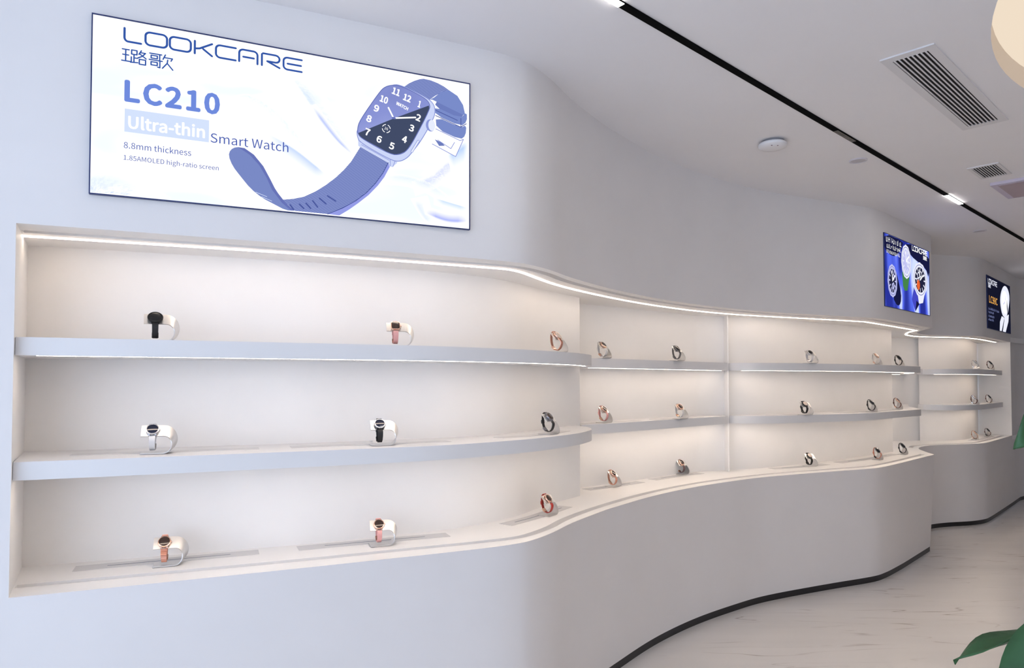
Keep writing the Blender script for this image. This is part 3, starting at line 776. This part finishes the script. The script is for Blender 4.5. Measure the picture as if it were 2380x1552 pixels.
fold([(1075, 168), (1150, 205), (1214, 266), (1304, 345)], [(1090, 112), (1170, 150), (1240, 205), (1308, 262)], (196, 204, 255), Z0, 0.3)
fold([(1215, 300), (1262, 334), (1310, 372)], [(1238, 222), (1270, 240), (1310, 262)], (176, 204, 250), Z0 + .0001, 0.2)
fold([(1130, 44), (1220, 20), (1311, 24)], [(1120, 82), (1220, 62), (1311, 70)], (170, 180, 250), Z0 + .0002, 0.25)
fold([(1165, 116), (1240, 102), (1311, 90)], [(1165, 86), (1240, 72), (1311, 58)], (200, 220, 252), Z0 + .0003, 0.1)
fold([(1070, 100), (1105, 45), (1140, 6)], [(1140, 120), (1160, 62), (1190, 8)], (222, 232, 255), Z0 + .0001, 0.2)
fold([(960, 180), (1050, 190), (1150, 170), (1240, 120)], [(950, 140), (1050, 145), (1140, 125), (1220, 80)], (222, 232, 255), Z0, 0.2)
fold([(6, 6), (7, 6), (60, 6), (240, 6)], [(6, 150), (20, 140), (80, 85), (240, 16)], (160, 190, 255), Z0, 0.0, 99)
# words
logo(s1, 0.094, 0.5205, 0.567, 0.0435, 0.0068, BLUE, Z0 + .0006)
hanzi(s1, 0.087, 0.449, 0.152, 0.048, 0.0042, BLUE, Z0 + .0006)
text('model_number', 'LC210', 0.100, 0.321, 0.284, 0.068, MIDB, s1, Z0 + .0006, bold=0.055, spacing=1.06)
poly_obj('headline_box', [(98, 295), (354, 295), (354, 218), (98, 218)], PALE, s1, Z0 + .0006)
text('headline', 'Ultra-thin', 0.110, 0.231, 0.230, 0.043, WHITE, s1, Z0 + .0012, bold=0.035)
text('headline', 'Smart Watch', 0.359, 0.219, 0.258, 0.035, TXT, s1, Z0 + .0006)
text('caption', '8.8mm thickness', 0.097, 0.163, 0.202, 0.022, TXT, s1, Z0 + .0006)
text('caption', '1.85AMOLED high-ratio screen', 0.097, 0.119, 0.289, 0.022, TXT, s1, Z0 + .0006)
# the pictured watch
STR = weave_mat('print_strap_weave', (98, 112, 174), (146, 160, 218), 60, 60)
SMO = ink('strap_plain', (122, 138, 198)); SED = ink('strap_edge', (150, 158, 232)); SHI = ink('strap_highlight', (104, 116, 184)); SIN = ink('strap_inside', (110, 126, 190)); KEE = ink('strap_loops', (122, 140, 202)); GRO = ink('groove_line', (78, 92, 160))
SIL = ink('silver', (206, 216, 250)); SID = ink('silver_dark', (140, 152, 216)); FACE = bg_mat('print_glass', [(0.0, (92, 104, 160)), (0.5, (138, 148, 214)), (1.0, (206, 214, 255))], (3, 3, 1), 20, 0.2); DRK = ink('glass_dark', (66, 76, 104)); NUM = WHITE
poly_obj('pictured_strap', rounded_poly([(1150, 500), (1194, 536), (1228, 550), (1257, 534), (1282, 500), (1292, 468), (1272, 441), (1165, 476), (1182, 509)], 1), SIN, s1, Z0 + .0004)
poly_obj('pictured_strap', [(1044, 534), (1064, 551), (1084, 564), (1105, 574), (1121, 579), (1150, 578), (1179, 572), (1205, 563), (1228, 551), (1194, 537), (1170, 520), (1146, 500), (1093, 520)], STR, s1, Z0 + .0006)
poly_obj('pictured_strap', [(1228, 551), (1194, 540), (1165, 512), (1146, 500), (1158, 502), (1196, 529), (1228, 541), (1252, 530), (1276, 498), (1287, 462), (1295, 466), (1286, 502), (1262, 535)], KEE, s1, Z0 + .0007)
poly_obj('pictured_loop', rounded_poly([(1164, 478), (1275, 446), (1302, 477), (1303, 437), (1277, 414), (1169, 444)], 1), KEE, s1, Z0 + .0008)
poly_obj('pictured_loop', rounded_poly([(1171, 438), (1276, 409), (1301, 423), (1297, 379), (1275, 360), (1175, 389)], 1), KEE, s1, Z0 + .0008)
strokes('pictured_seam', [[(1.171, .441), (1.276, .411), (1.300, .428)], [(1.277, .446), (1.277, .414)], [(1.172, .462), (1.262, .436)]], 0.003, GRO, s1, Z0 + .0010)
poly_obj('pictured_buckle', [(1172, 388), (1273, 356), (1288, 363), (1255, 289), (1158, 326)], WHITE, s1, Z0 + .0008)
strokes('pictured_buckle_edge', [[(1.172, .388), (1.273, .356), (1.288, .363), (1.255, .289), (1.158, .326)], [(1.18, .345), (1.235, .318), (1.25, .345)]], 0.0028, SID, s1, Z0 + .0010)
poly_obj('pictured_buckle_gap', [(1168, 346), (1198, 336), (1210, 326), (1186, 322)], SIN, s1, Z0 + .0012)
poly_obj('pictured_strap', [(876, 275), (983, 229), (962, 186), (934, 144), (900, 104), (860, 69), (810, 36), (757, 9), (641, 9), (598, 45), (635, 52), (673, 64), (712, 87), (748, 114), (785, 147), (816, 181), (842, 215)], STR, s1, Z0 + .0004)
poly_obj('pictured_strap_edge', [(983, 229), (989, 214), (968, 172), (943, 136), (908, 96), (869, 61), (836, 34), (800, 8), (757, 9), (810, 36), (860, 69), (900, 104), (934, 144), (962, 186)], SED, s1, Z0 + .0005)
strokes('pictured_strap_line', [[(.983, .229), (.962, .186), (.934, .144), (.900, .104), (.860, .069), (.810, .036), (.757, .009)]], 0.003, GRO, s1, Z0 + .0006)
poly_obj('pictured_strap_tail', rounded_poly([(417, 180), (423, 202), (442, 215), (469, 214), (500, 195), (532, 158), (556, 114), (576, 75), (608, 36), (641, 9), (609, 8), (569, 26), (529, 44), (490, 73), (458, 111), (431, 145)], 1), SMO, s1, Z0 + .0007)
poly_obj('pictured_strap_tail', [(447, 214), (469, 214), (500, 195), (532, 158), (556, 114), (576, 75), (608, 36), (639, 9), (627, 9), (596, 34), (562, 77), (544, 117), (518, 160), (487, 192), (462, 207)], SHI, s1, Z0 + .0009)
strokes('pictured_strap_notch', [[(.508, .062), (.545, .050)], [(.528, .048), (.562, .036)]], 0.0018, FOLD[1], s1, Z0 + .0010)
for a, b in (((625, 29), (637, 13)), ((657, 35), (672, 21)), ((680, 41), (696, 24)), ((704, 52), (721, 31)), ((728, 64), (751, 46)), ((757, 76), (786, 60))):
    strokes('pictured_strap_hole', [[(a[0] / 1000, a[1] / 1000), (b[0] / 1000, b[1] / 1000)]], 0.0055, GRO, s1, Z0 + .0008)
poly_obj('pictured_lug', [(878, 290), (988, 245), (1013, 251), (1018, 233), (999, 214), (986, 216), (985, 229), (876, 275)], SIL, s1, Z0 + .0009)
strokes('pictured_lug_line', [[(.880, .284), (.986, .239)], [(.990, .244), (.990, .217)], [(1.013, .249), (1.001, .216)]], 0.0022, SID, s1, Z0 + .0011)
poly_obj('pictured_lug', [(867, 307), (878, 295), (878, 273), (868, 278)], SIL, s1, Z0 + .0009)
CASEP = rounded_poly([(862, 342), (946, 496), (1000, 536), (1037, 536), (1131, 508), (1161, 489), (1170, 462), (1164, 429), (1113, 333), (1075, 280), (1057, 257), (1027, 238), (993, 240), (876, 290), (864, 311)], 2)
poly_obj('pictured_case', CASEP, SIL, s1, Z0 + .0013)
strokes('pictured_case_line', [[(p[0] / 1000, p[1] / 1000) for p in CASEP + CASEP[:1]]], 0.0032, SID, s1, Z0 + .0014)
FACEP = rounded_poly([(864, 342), (873, 375), (946, 494), (968, 520), (1000, 533), (1037, 533), (1126, 504), (1147, 484), (1147, 461), (1085, 334), (1057, 286), (1029, 266), (992, 261), (885, 305), (867, 320)], 2)
poly_obj('pictured_glass', FACEP, FACE, s1, Z0 + .0016)
poly_obj('pictured_glass_dark', [(1143, 476), (1003, 403), (867, 326), (872, 318), (885, 307), (992, 264), (1010, 264), (1029, 270), (1045, 279), (1057, 290), (1085, 337), (1140, 448), (1145, 462)], DRK, s1, Z0 + .0018)
strokes('pictured_glass_line', [[(p[0] / 1000, p[1] / 1000) for p in FACEP + FACEP[:1]]], 0.003, SHI, s1, Z0 + .0019)
for nme, (cx, cy) in zip(('12', '1', '2', '3', '4', '5', '6', '7', '8', '9', '10', '11'), [(1056, 491), (1105, 475), (1101, 421), (1074, 376), (1046, 328), (996, 295), (947, 314), (902, 335), (908, 387), (936, 431), (965, 470), (1012, 508)]):
    w = 0.017 if len(nme) == 1 else 0.028
    if nme == '1': w = 0.008
    text('numeral', nme, cx / 1000 - w / 2, cy / 1000 - 0.0125, w, 0.025, NUM, s1, Z0 + .0022, rot=-14, bold=0.05)
text('dial_word', 'WATCH', 1.012, 0.450, 0.048, 0.0125, NUM, s1, Z0 + .0022, rot=-20, bold=0.05)
strokes('pictured_hand', [[(.9995, .409), (.982, .441)]], 0.006, NUM, s1, Z0 + .0023)
strokes('pictured_hand', [[(1.006, .4045), (1.089, .420)]], 0.006, NUM, s1, Z0 + .0023)
strokes('pictured_hand_hub', [[(.999, .404), (1.007, .404)]], 0.008, SHI, s1, Z0 + .0024)
text('numeral', '26', 0.967, 0.354, 0.014, 0.010, NUM, s1, Z0 + .0022, rot=-14)
for a in range(4):
    strokes('date_bracket', [[(0.974 + 0.0155 * math.cos(math.radians(a * 90 + b)), 0.359 + 0.0155 * math.sin(math.radians(a * 90 + b))) for b in (8, 24, 45, 64)]], 0.0026, NUM, s1, Z0 + .0022)
poly_obj('pictured_crown', [(1150 + 19 * math.cos(k * math.pi / 12), 398 + 24 * math.sin(k * math.pi / 12)) for k in range(24)], SID, s1, Z0 + .0020)
poly_obj('pictured_crown', [(1155 + 14 * math.cos(k * math.pi / 12), 399 + 22 * math.sin(k * math.pi / 12)) for k in range(24)], ink('crown_light', (232, 238, 255)), s1, Z0 + .0022)
strokes('pictured_button', [[(1.101, .329), (1.075, .284)]], 0.010, SID, s1, Z0 + .0018)
strokes('pictured_button', [[(1.101, .329), (1.075, .284)]], 0.006, ink('crown_light', (232, 238, 255)), s1, Z0 + .0019)

# second poster: three mechanical watches on blue
def ell(cx, cy, rx, ry, rot=0, n=32, wob=0.0):
    a0 = math.radians(rot); out = []
    for k in range(n):
        a = 2 * math.pi * k / n; f = 1 + (wob if k % 4 < 2 else 0)
        x, y = rx * f * math.cos(a), ry * f * math.sin(a)
        out.append((cx + x * math.cos(a0) - y * math.sin(a0), cy + x * math.sin(a0) + y * math.cos(a0)))
    return out
def printed_watch(s, cx, cy, rx, ry, ring, face, rot, seed, accent=None):
    rnd = random.Random(seed)
    poly_obj('pictured_bezel', ell(cx, cy, rx, ry, rot, 48, 0.03), ring, s, Z0 + .0010)
    poly_obj('pictured_bezel_ring', ell(cx, cy, rx * .90, ry * .90, rot), ink('steel_shadow', (120, 122, 180)), s, Z0 + .0012)
    poly_obj('pictured_bezel_ring', ell(cx, cy, rx * .86, ry * .86, rot), ring, s, Z0 + .0013)
    poly_obj('pictured_dial', ell(cx, cy, rx * .74, ry * .74, rot), face, s, Z0 + .0014)
    for k in range(12):
        a = 2 * math.pi * k / 12
        strokes('hour_mark', [[((cx + rx * t * math.cos(a)) / 1000, (cy + ry * t * math.sin(a)) / 1000) for t in (.52, .70)]], 0.012, ring, s, Z0 + .0018)
    for k in range(3):
        a = rnd.uniform(0, 6.28)
        strokes('pictured_gear', [[((cx + rx * (.34 * math.cos(a) + .16 * math.cos(b))) / 1000, (cy + ry * (.34 * math.sin(a) + .16 * math.sin(b))) / 1000) for b in [2 * math.pi * j / 10 for j in range(11)]]], 0.010, ring, s, Z0 + .0017)
    strokes('pictured_hand', [[(cx / 1000, cy / 1000), ((cx + rx * .45) / 1000, (cy + ry * .35) / 1000)]], 0.014, WHITE, s, Z0 + .0020)
    strokes('pictured_hand', [[(cx / 1000, cy / 1000), ((cx - rx * .12) / 1000, (cy + ry * .58) / 1000)]], 0.012, WHITE, s, Z0 + .0020)
    if accent: poly_obj('pictured_subdial', ell(cx - rx * .28, cy - ry * .32, rx * .22, ry * .30), accent, s, Z0 + .0019)
def smudge(s, x, y, w, h, m, seed, nm='small_print'):
    """lettering too small to read in the photograph"""
    rnd = random.Random(seed); t = x; L = []
    while t < x + w:
        g = rnd.uniform(.25, .55) * h
        for k in range(rnd.choice((1, 2, 2))):
            yy = y + rnd.choice((0, 0, .3, .5)) * h
            L.append([(t, y), (t, y + h * rnd.uniform(.6, 1))]) if k == 0 else L.append([(t, yy), (t + g, yy)])
        t += g + h * rnd.uniform(.15, .3)
        if rnd.random() < .12: t += h * .4
    strokes(nm, L, h * .13, m, s, Z0 + .0012)
BG2 = bg_mat('print_blue_beams', [(0.0, (22, 24, 78)), (0.38, (40, 50, 150)), (0.52, (84, 104, 232)), (0.64, (206, 218, 255)), (1.0, (255, 255, 255))], (3.4, 1.1, 1), 30, 0.3, 1.1, 1.0)
Z0 = 0.0055
s2 = screen_base((2.92, 5.468), (3.89, 6.398), 0.0655, 1.184, 0.593, 2.1425, 'lit blue poster of three mechanical watches over the right end of the middle bay', BG2)
NAVY = ink('navy', (24, 26, 66)); STEEL = ink('steel', (196, 198, 244)); STEELL = ink('steel_light', (238, 240, 255)); INKD = ink('dial_ink', (36, 38, 66)); GREEN = ink('green_strap', (70, 132, 74)); ORANGE = ink('orange', (236, 104, 52)); VIOLET = ink('violet', (70, 74, 196))
poly_obj('dark_corner', rounded_poly([(480, 588), (1179, 588), (1179, 330), (1080, 430), (760, 470), (640, 500)], 1), NAVY, s2, Z0)
poly_obj('dark_corner', rounded_poly([(5, 588), (480, 588), (430, 520), (280, 430), (120, 430), (5, 470)], 1), NAVY, s2, Z0)
poly_obj('pictured_strap', rounded_poly([(185, 364), (289, 306), (402, 139), (387, 48), (298, 21), (193, 84), (260, 150)], 1), NAVY, s2, Z0 + .0006)
printed_watch(s2, 188, 222, 112, 132, STEEL, INKD, 0, 1)
poly_obj('pictured_strap', [(433, 322), (628, 313), (563, 176), (494, 168), (450, 203)], GREEN, s2, Z0 + .0006)
printed_watch(s2, 540, 420, 124, 142, STEELL, STEEL, 0, 2)
poly_obj('pictured_strap', [(743, 232), (849, 163), (883, 87), (768, 12), (677, 109)], VIOLET, s2, Z0 + .0006)
poly_obj('pictured_strap_end', [(883, 87), (768, 12), (800, 110)], NAVY, s2, Z0 + .0008)
poly_obj('pictured_lug', [(836, 170), (1039, 195), (984, 103), (870, 86)], STEELL, s2, Z0 + .0008)
printed_watch(s2, 912, 302, 196, 152, STEELL, INKD, 0, 3, ORANGE)
smudge(s2, .055, .530, .360, .044, WHITE, 11); smudge(s2, .065, .482, .330, .034, WHITE, 12); smudge(s2, .060, .440, .310, .028, WHITE, 13)
logo(s2, 0.70, 0.542, 0.425, 0.040, 0.0085, WHITE, Z0 + .0012); hanzi(s2, 1.005, 0.496, 0.112, 0.034, 0.0045, WHITE, Z0 + .0012)

# third poster: a white watch on black
BG3 = bg_mat('print_night', [(0.0, (12, 13, 22)), (0.6, (22, 24, 44)), (0.75, (36, 64, 150)), (1.0, (60, 100, 200))], (1.4, 1.8, 1), 10, 0.2)
s3 = screen_base((5.25, 7.668), (6.25, 8.678), 0.0735, 1.333, 0.601, 2.1375, 'small dark lit poster of a white watch over the farthest bay', BG3)
OLDG = ink('amber', (232, 170, 84))
poly_obj('pictured_case', rounded_poly([(947, 575), (751, 460), (712, 329), (855, 180), (1128, 198), (1290, 378), (1310, 493), (1168, 575)], 2), STEELL, s3, Z0 + .0008)
poly_obj('pictured_dial', ell(1000, 370, 190, 140), WHITE, s3, Z0 + .0012)
strokes('pictured_hand', [[(1.0, .37), (1.06, .45)], [(1.0, .37), (.90, .34)]], 0.014, STEEL, s3, Z0 + .0016)
poly_obj('pictured_strap', [(802, 190), (950, 180), (932, 153), (783, 8), (669, 8), (692, 116)], STEELL, s3, Z0 + .0006)
poly_obj('pictured_strap', [(960, 185), (1244, 240), (1207, 148), (1025, 8), (850, 8), (945, 140)], STEELL, s3, Z0 + .0006)
poly_obj('dark_gap', [(1140, 420), (1180, 300), (1150, 220), (1120, 330)], INKD, s3, Z0 + .0014)
logo(s3, 0.060, 0.515, 0.495, 0.050, 0.010, STEELL, Z0 + .0012); hanzi(s3, 0.066, 0.467, 0.142, 0.038, 0.005, STEELL, Z0 + .0012)
text('model_number', 'LC98C', 0.11, 0.298, 0.45, 0.080, OLDG, s3, Z0 + .0012, bold=0.03)
for (x, y, w), sd in zip(((.066, .218, .58), (.064, .180, .285), (.060, .135, .305), (.057, .095, .28)), range(4)): smudge(s3, x, y, w, 0.026, ink('soft_blue', (150, 160, 214)), 20 + sd)

# ------------------------------------------------------------------ ceiling fittings
def on_ceiling(name, a, b, z=Z_CEIL):
    p = axp(a, b); o = empty(name, (p.x, p.y, z), math.atan2(AX.y, AX.x)); return o
# local x runs along the corridor, local -y to its right
o = on_ceiling('light_track', -1.0, -1.541)
bm = bmesh.new(); box_bm(bm, (5.0, 0, -0.004), (10.0, 0.028, 0.010)); link('rail', bm_mesh('rail', bm), TRACKM, o)
for a0, a1 in ((2.35, 2.95), (6.70, 7.06)):
    t = bpy.data.objects.new('x', None) if False else None
    bm = bmesh.new(); box_bm(bm, ((a0 + a1) / 2, 0, -0.0096), (a1 - a0, 0.030, 0.0016)); link('lamp_module', bm_mesh('lamp_module', bm), TRK, o)
bm = bmesh.new()
box_bm(bm, (4.91, 0, -0.0098), (0.24, 0.024, 0.003))
gm = link('grille_module', bm_mesh('grille_module', bm), mat('grille_bronze', (0.22, 0.20, 0.16), 0.4, metal=0.5), o)
bm = bmesh.new()
for k in range(12): box_bm(bm, (4.80 + k * 0.02, 0, -0.0118), (0.008, 0.018, 0.001))
link('grille_lens', bm_mesh('grille_lens', bm), mat('lens_black', (0.02, 0.02, 0.02), 0.2), gm)
tag(o, 'long thin black light track running across the ceiling', 'light track')

def vent(a0, a1, b0, b1, fa, fb, nsl, label):
    """outer frame a0..a1 along the corridor, b0..b1 across; fa/fb margins"""
    ca, cb = (a0 + a1) / 2, (b0 + b1) / 2; L, W = a1 - a0, b1 - b0
    o = on_ceiling('ceiling_vent', ca, cb)
    bm = bmesh.new(); t = 0.006
    for c, s in (((0, W / 2 - fb / 2, -t / 2), (L, fb, t)), ((0, -W / 2 + fb / 2, -t / 2), (L, fb, t)), ((L / 2 - fa / 2, 0, -t / 2), (fa, W - 2 * fb, t)), ((-L / 2 + fa / 2, 0, -t / 2), (fa, W - 2 * fb, t))): box_bm(bm, c, s)
    link('frame', bm_mesh('frame', bm), VENTW, o)
    bm = bmesh.new(); box_bm(bm, (0, 0, -0.0008), (L - 2 * fa, W - 2 * fb, 0.001)); link('cavity', bm_mesh('cavity', bm), VENTD, o)
    wi = W - 2 * fb; me = None
    bm = bmesh.new(); box_bm(bm, (0, 0, -0.0065), (L - 2 * fa, wi / nsl * 0.50, 0.0022), Matrix.Rotation(math.radians(24), 3, 'X')); me = bm_mesh('slat', bm); me.materials.append(VENTW)
    for k in range(nsl):
        s = link('slat', me, None, o); s.location = (0, -wi / 2 + wi * (k + 0.5) / nsl, 0)
    tag(o, label, 'vent', 'ceiling vents')
vent(3.107, 4.30, -1.078, -0.873, 0.045, 0.035, 8, 'large long slatted air vent in the ceiling')
vent(5.10, 5.435, -1.262, -1.092, 0.022, 0.020, 9, 'small slatted air vent farther along the ceiling')
o = on_ceiling('access_panel', 5.85, -0.90)
bm = bmesh.new(); box_bm(bm, (0, 0, -0.010), (0.50, 0.70, 0.020)); link('frame', bm_mesh('frame', bm), mat('panel_edge', (0.60, 0.55, 0.66), 0.5), o)
bm = bmesh.new(); box_bm(bm, (0, 0, -0.022), (0.44, 0.62, 0.005)); link('hatch', bm_mesh('hatch', bm), mat('panel_mauve', (0.42, 0.34, 0.38), 0.5), o)
tag(o, 'mauve-grey flat hatch on the ceiling beyond the small vent', 'ceiling panel')

o = empty('smoke_detector', (1.475, 3.885, Z_CEIL))
link('base', lathe('base', [(0.060, 0.0), (0.060, -0.012), (0.052, -0.014)]), mat('detector_gap', (0.25, 0.25, 0.27), 0.6), o)
link('body', lathe('body', [(0.074, -0.014), (0.078, -0.020), (0.076, -0.030), (0.064, -0.040), (0.035, -0.044)]), PLAST, o)
for a, r in ((-20, 0.052), (-55, 0.058)):
    q = link('indicator', lathe('indicator', [(0.004, 0.0), (0.004, -0.003)], 10), mat('indicator_dark', (0.25, 0.16, 0.18), 0.4), o)
    q.location = (r * math.cos(math.radians(a - 60)), r * math.sin(math.radians(a - 60)), -0.0400)
tag(o, 'round white smoke detector standing proud of the ceiling', 'smoke detector')
for (x, y), lb in (((2.127, 4.222), 'small round white ceiling speaker beside the light track'), ((4.215, 6.205), 'tiny round ceiling speaker near the blue poster')):
    o = empty('ceiling_speaker', (x, y, Z_CEIL))
    link('rim', lathe('rim', [(0.052, 0), (0.052, -0.006), (0.046, -0.008), (0.042, -0.004)]), mat('speaker_rim', (0.66, 0.64, 0.68), 0.4), o)
    link('mesh_cover', lathe('mesh_cover', [(0.041, -0.002), (0.041, -0.0045), (0.02, -0.005)]), mat('speaker_mesh', (0.56, 0.54, 0.57), 0.6, noise=0.2, scale=400), o)
    tag(o, lb, 'speaker', 'ceiling speakers')

o = empty('ceiling_light', (CC.x, CC.y, Z_CEIL))
n = 120
V = [(CR * math.cos(2 * math.pi * k / n), CR * math.sin(2 * math.pi * k / n), z) for z in (0, 0.10) for k in range(n)]
link('recess_rim', mesh_of('recess_rim', V, [(k, (k + 1) % n, n + (k + 1) % n, n + k)[::-1] for k in range(n)], True), mat('rim_cream', (0.80, 0.70, 0.60), 0.6), o)
link('diffuser', lathe('diffuser', [(CR + 0.01, 0.10), (CR + 0.01, 0.115)], 120), COVE, o)
tag(o, 'large round recessed ceiling light glowing warm cream', 'ceiling light')

# ------------------------------------------------------------------ leafy plant beside the camera
def leaf_mat():
    m = mat('leaf_green', (0.026, 0.098, 0.030), 0.5, noise=0.3, scale=14)
    return m
LEAF = leaf_mat(); STEM = mat('stem_green', (0.05, 0.16, 0.05), 0.5); POT = mat('pot_white', (0.7, 0.69, 0.68), 0.35); SOIL = mat('soil', (0.05, 0.035, 0.025), 0.9, noise=0.5, scale=60)
def leaf(base, tip, up, width, droop, parent, root):
    base, tip = Vector(base), Vector(tip); t = (tip - base); L = t.length; t.normalize()
    side = t.cross(Vector(up)).normalized(); nrm = side.cross(t).normalized()
    V, Fc = [], []; n, mcols = 12, 5
    for i in range(n + 1):
        u = i / n
        w = width * (math.sin(math.pi * min(1, u ** 0.72)) ** 0.8) * (1 - 0.25 * u)
        c = base + t * (L * u) + nrm * (droop * 4 * u * (1 - u))
        for j in range(mcols):
            v = (j / (mcols - 1) - .5) * 2
            V.append(tuple(c + side * (w * v) + nrm * (abs(v) * w * 0.35 + 0.004 * math.sin(u * 9 + v * 2))))
    for i in range(n):
        for j in range(mcols - 1):
            a = i * mcols + j; Fc.append((a, a + 1, a + mcols + 1, a + mcols))
    me = mesh_of('leaf', V, Fc, True)
    bm = bmesh.new(); bm.from_mesh(me)
    bmesh.ops.solidify(bm, geom=bm.faces[:], thickness=0.0012); bm.to_mesh(me); bm.free()
    me.polygons.foreach_set('use_smooth', [True] * len(me.polygons))
    link('leaf', me, LEAF, parent)
    r = Vector(root)
    P = [r.lerp(base, s) + Vector((0, 0, 0.05 * math.sin(math.pi * s))) for s in [k / 6 for k in range(7)]]
    cv = []; F2 = []
    for i, p in enumerate(P):
        for k in range(6): cv.append((p.x + 0.003 * math.cos(k * math.pi / 3), p.y + 0.003 * math.sin(k * math.pi / 3), p.z))
    for i in range(6):
        for k in range(6): F2.append((i * 6 + k, i * 6 + (k + 1) % 6, i * 6 + 6 + (k + 1) % 6, i * 6 + 6 + k))
    link('leaf_stalk', mesh_of('leaf_stalk', cv, F2, True), STEM, parent)
PX, PY = 1.16, 1.22
plant = empty('potted_plant', (PX, PY, 0))
link('pot', lathe('pot', [(0.13, 0.0), (0.145, 0.02), (0.17, 0.34), (0.175, 0.36), (0.162, 0.36), (0.15, 0.32)], 40), POT, plant)
link('soil', lathe('soil', [(0.152, 0.30), (0.152, 0.325), (0.08, 0.335)], 32), SOIL, plant)
link('trunk', lathe('trunk', [(0.020, 0.32), (0.018, 0.7), (0.016, 1.1), (0.010, 1.52)], 12), mat('trunk_brown', (0.10, 0.07, 0.035), 0.8, noise=0.4, scale=40), plant)
def pl(x, y, z): return (x - PX, y - PY, z)
# the leaves that reach into the picture
leaf(pl(0.925, 1.19, 1.106), pl(0.7565, 1.20, 1.0585), (0.05, 0.12, 0.99), 0.034, 0.012, plant, (0, 0, 1.12))
leaf(pl(0.905, 1.15, 1.150), pl(0.775, 1.12, 0.975), (-0.62, -0.60, 0.5), 0.046, 0.010, plant, (0, 0, 1.08))
leaf(pl(0.932, 1.20, 1.492), pl(0.867, 1.20, 1.422), (-0.25, -0.95, 0.15), 0.030, 0.004, plant, (0, 0, 1.45))
for k in range(34):
    a = math.radians(-125 + (k * 137.5) % 225); z = 0.55 + (k * 0.37 % 1) * 1.02; r0, r1 = 0.07, 0.17 + 0.05 * (k % 3) / 2
    leaf((r0 * math.cos(a), r0 * math.sin(a), z + 0.03), (r1 * math.cos(a), r1 * math.sin(a), z - 0.06), (0, 0, 1), 0.045, 0.015, plant, (0, 0, z - 0.02))
tag(plant, 'green leafy plant at the right edge close to the viewer', 'plant')
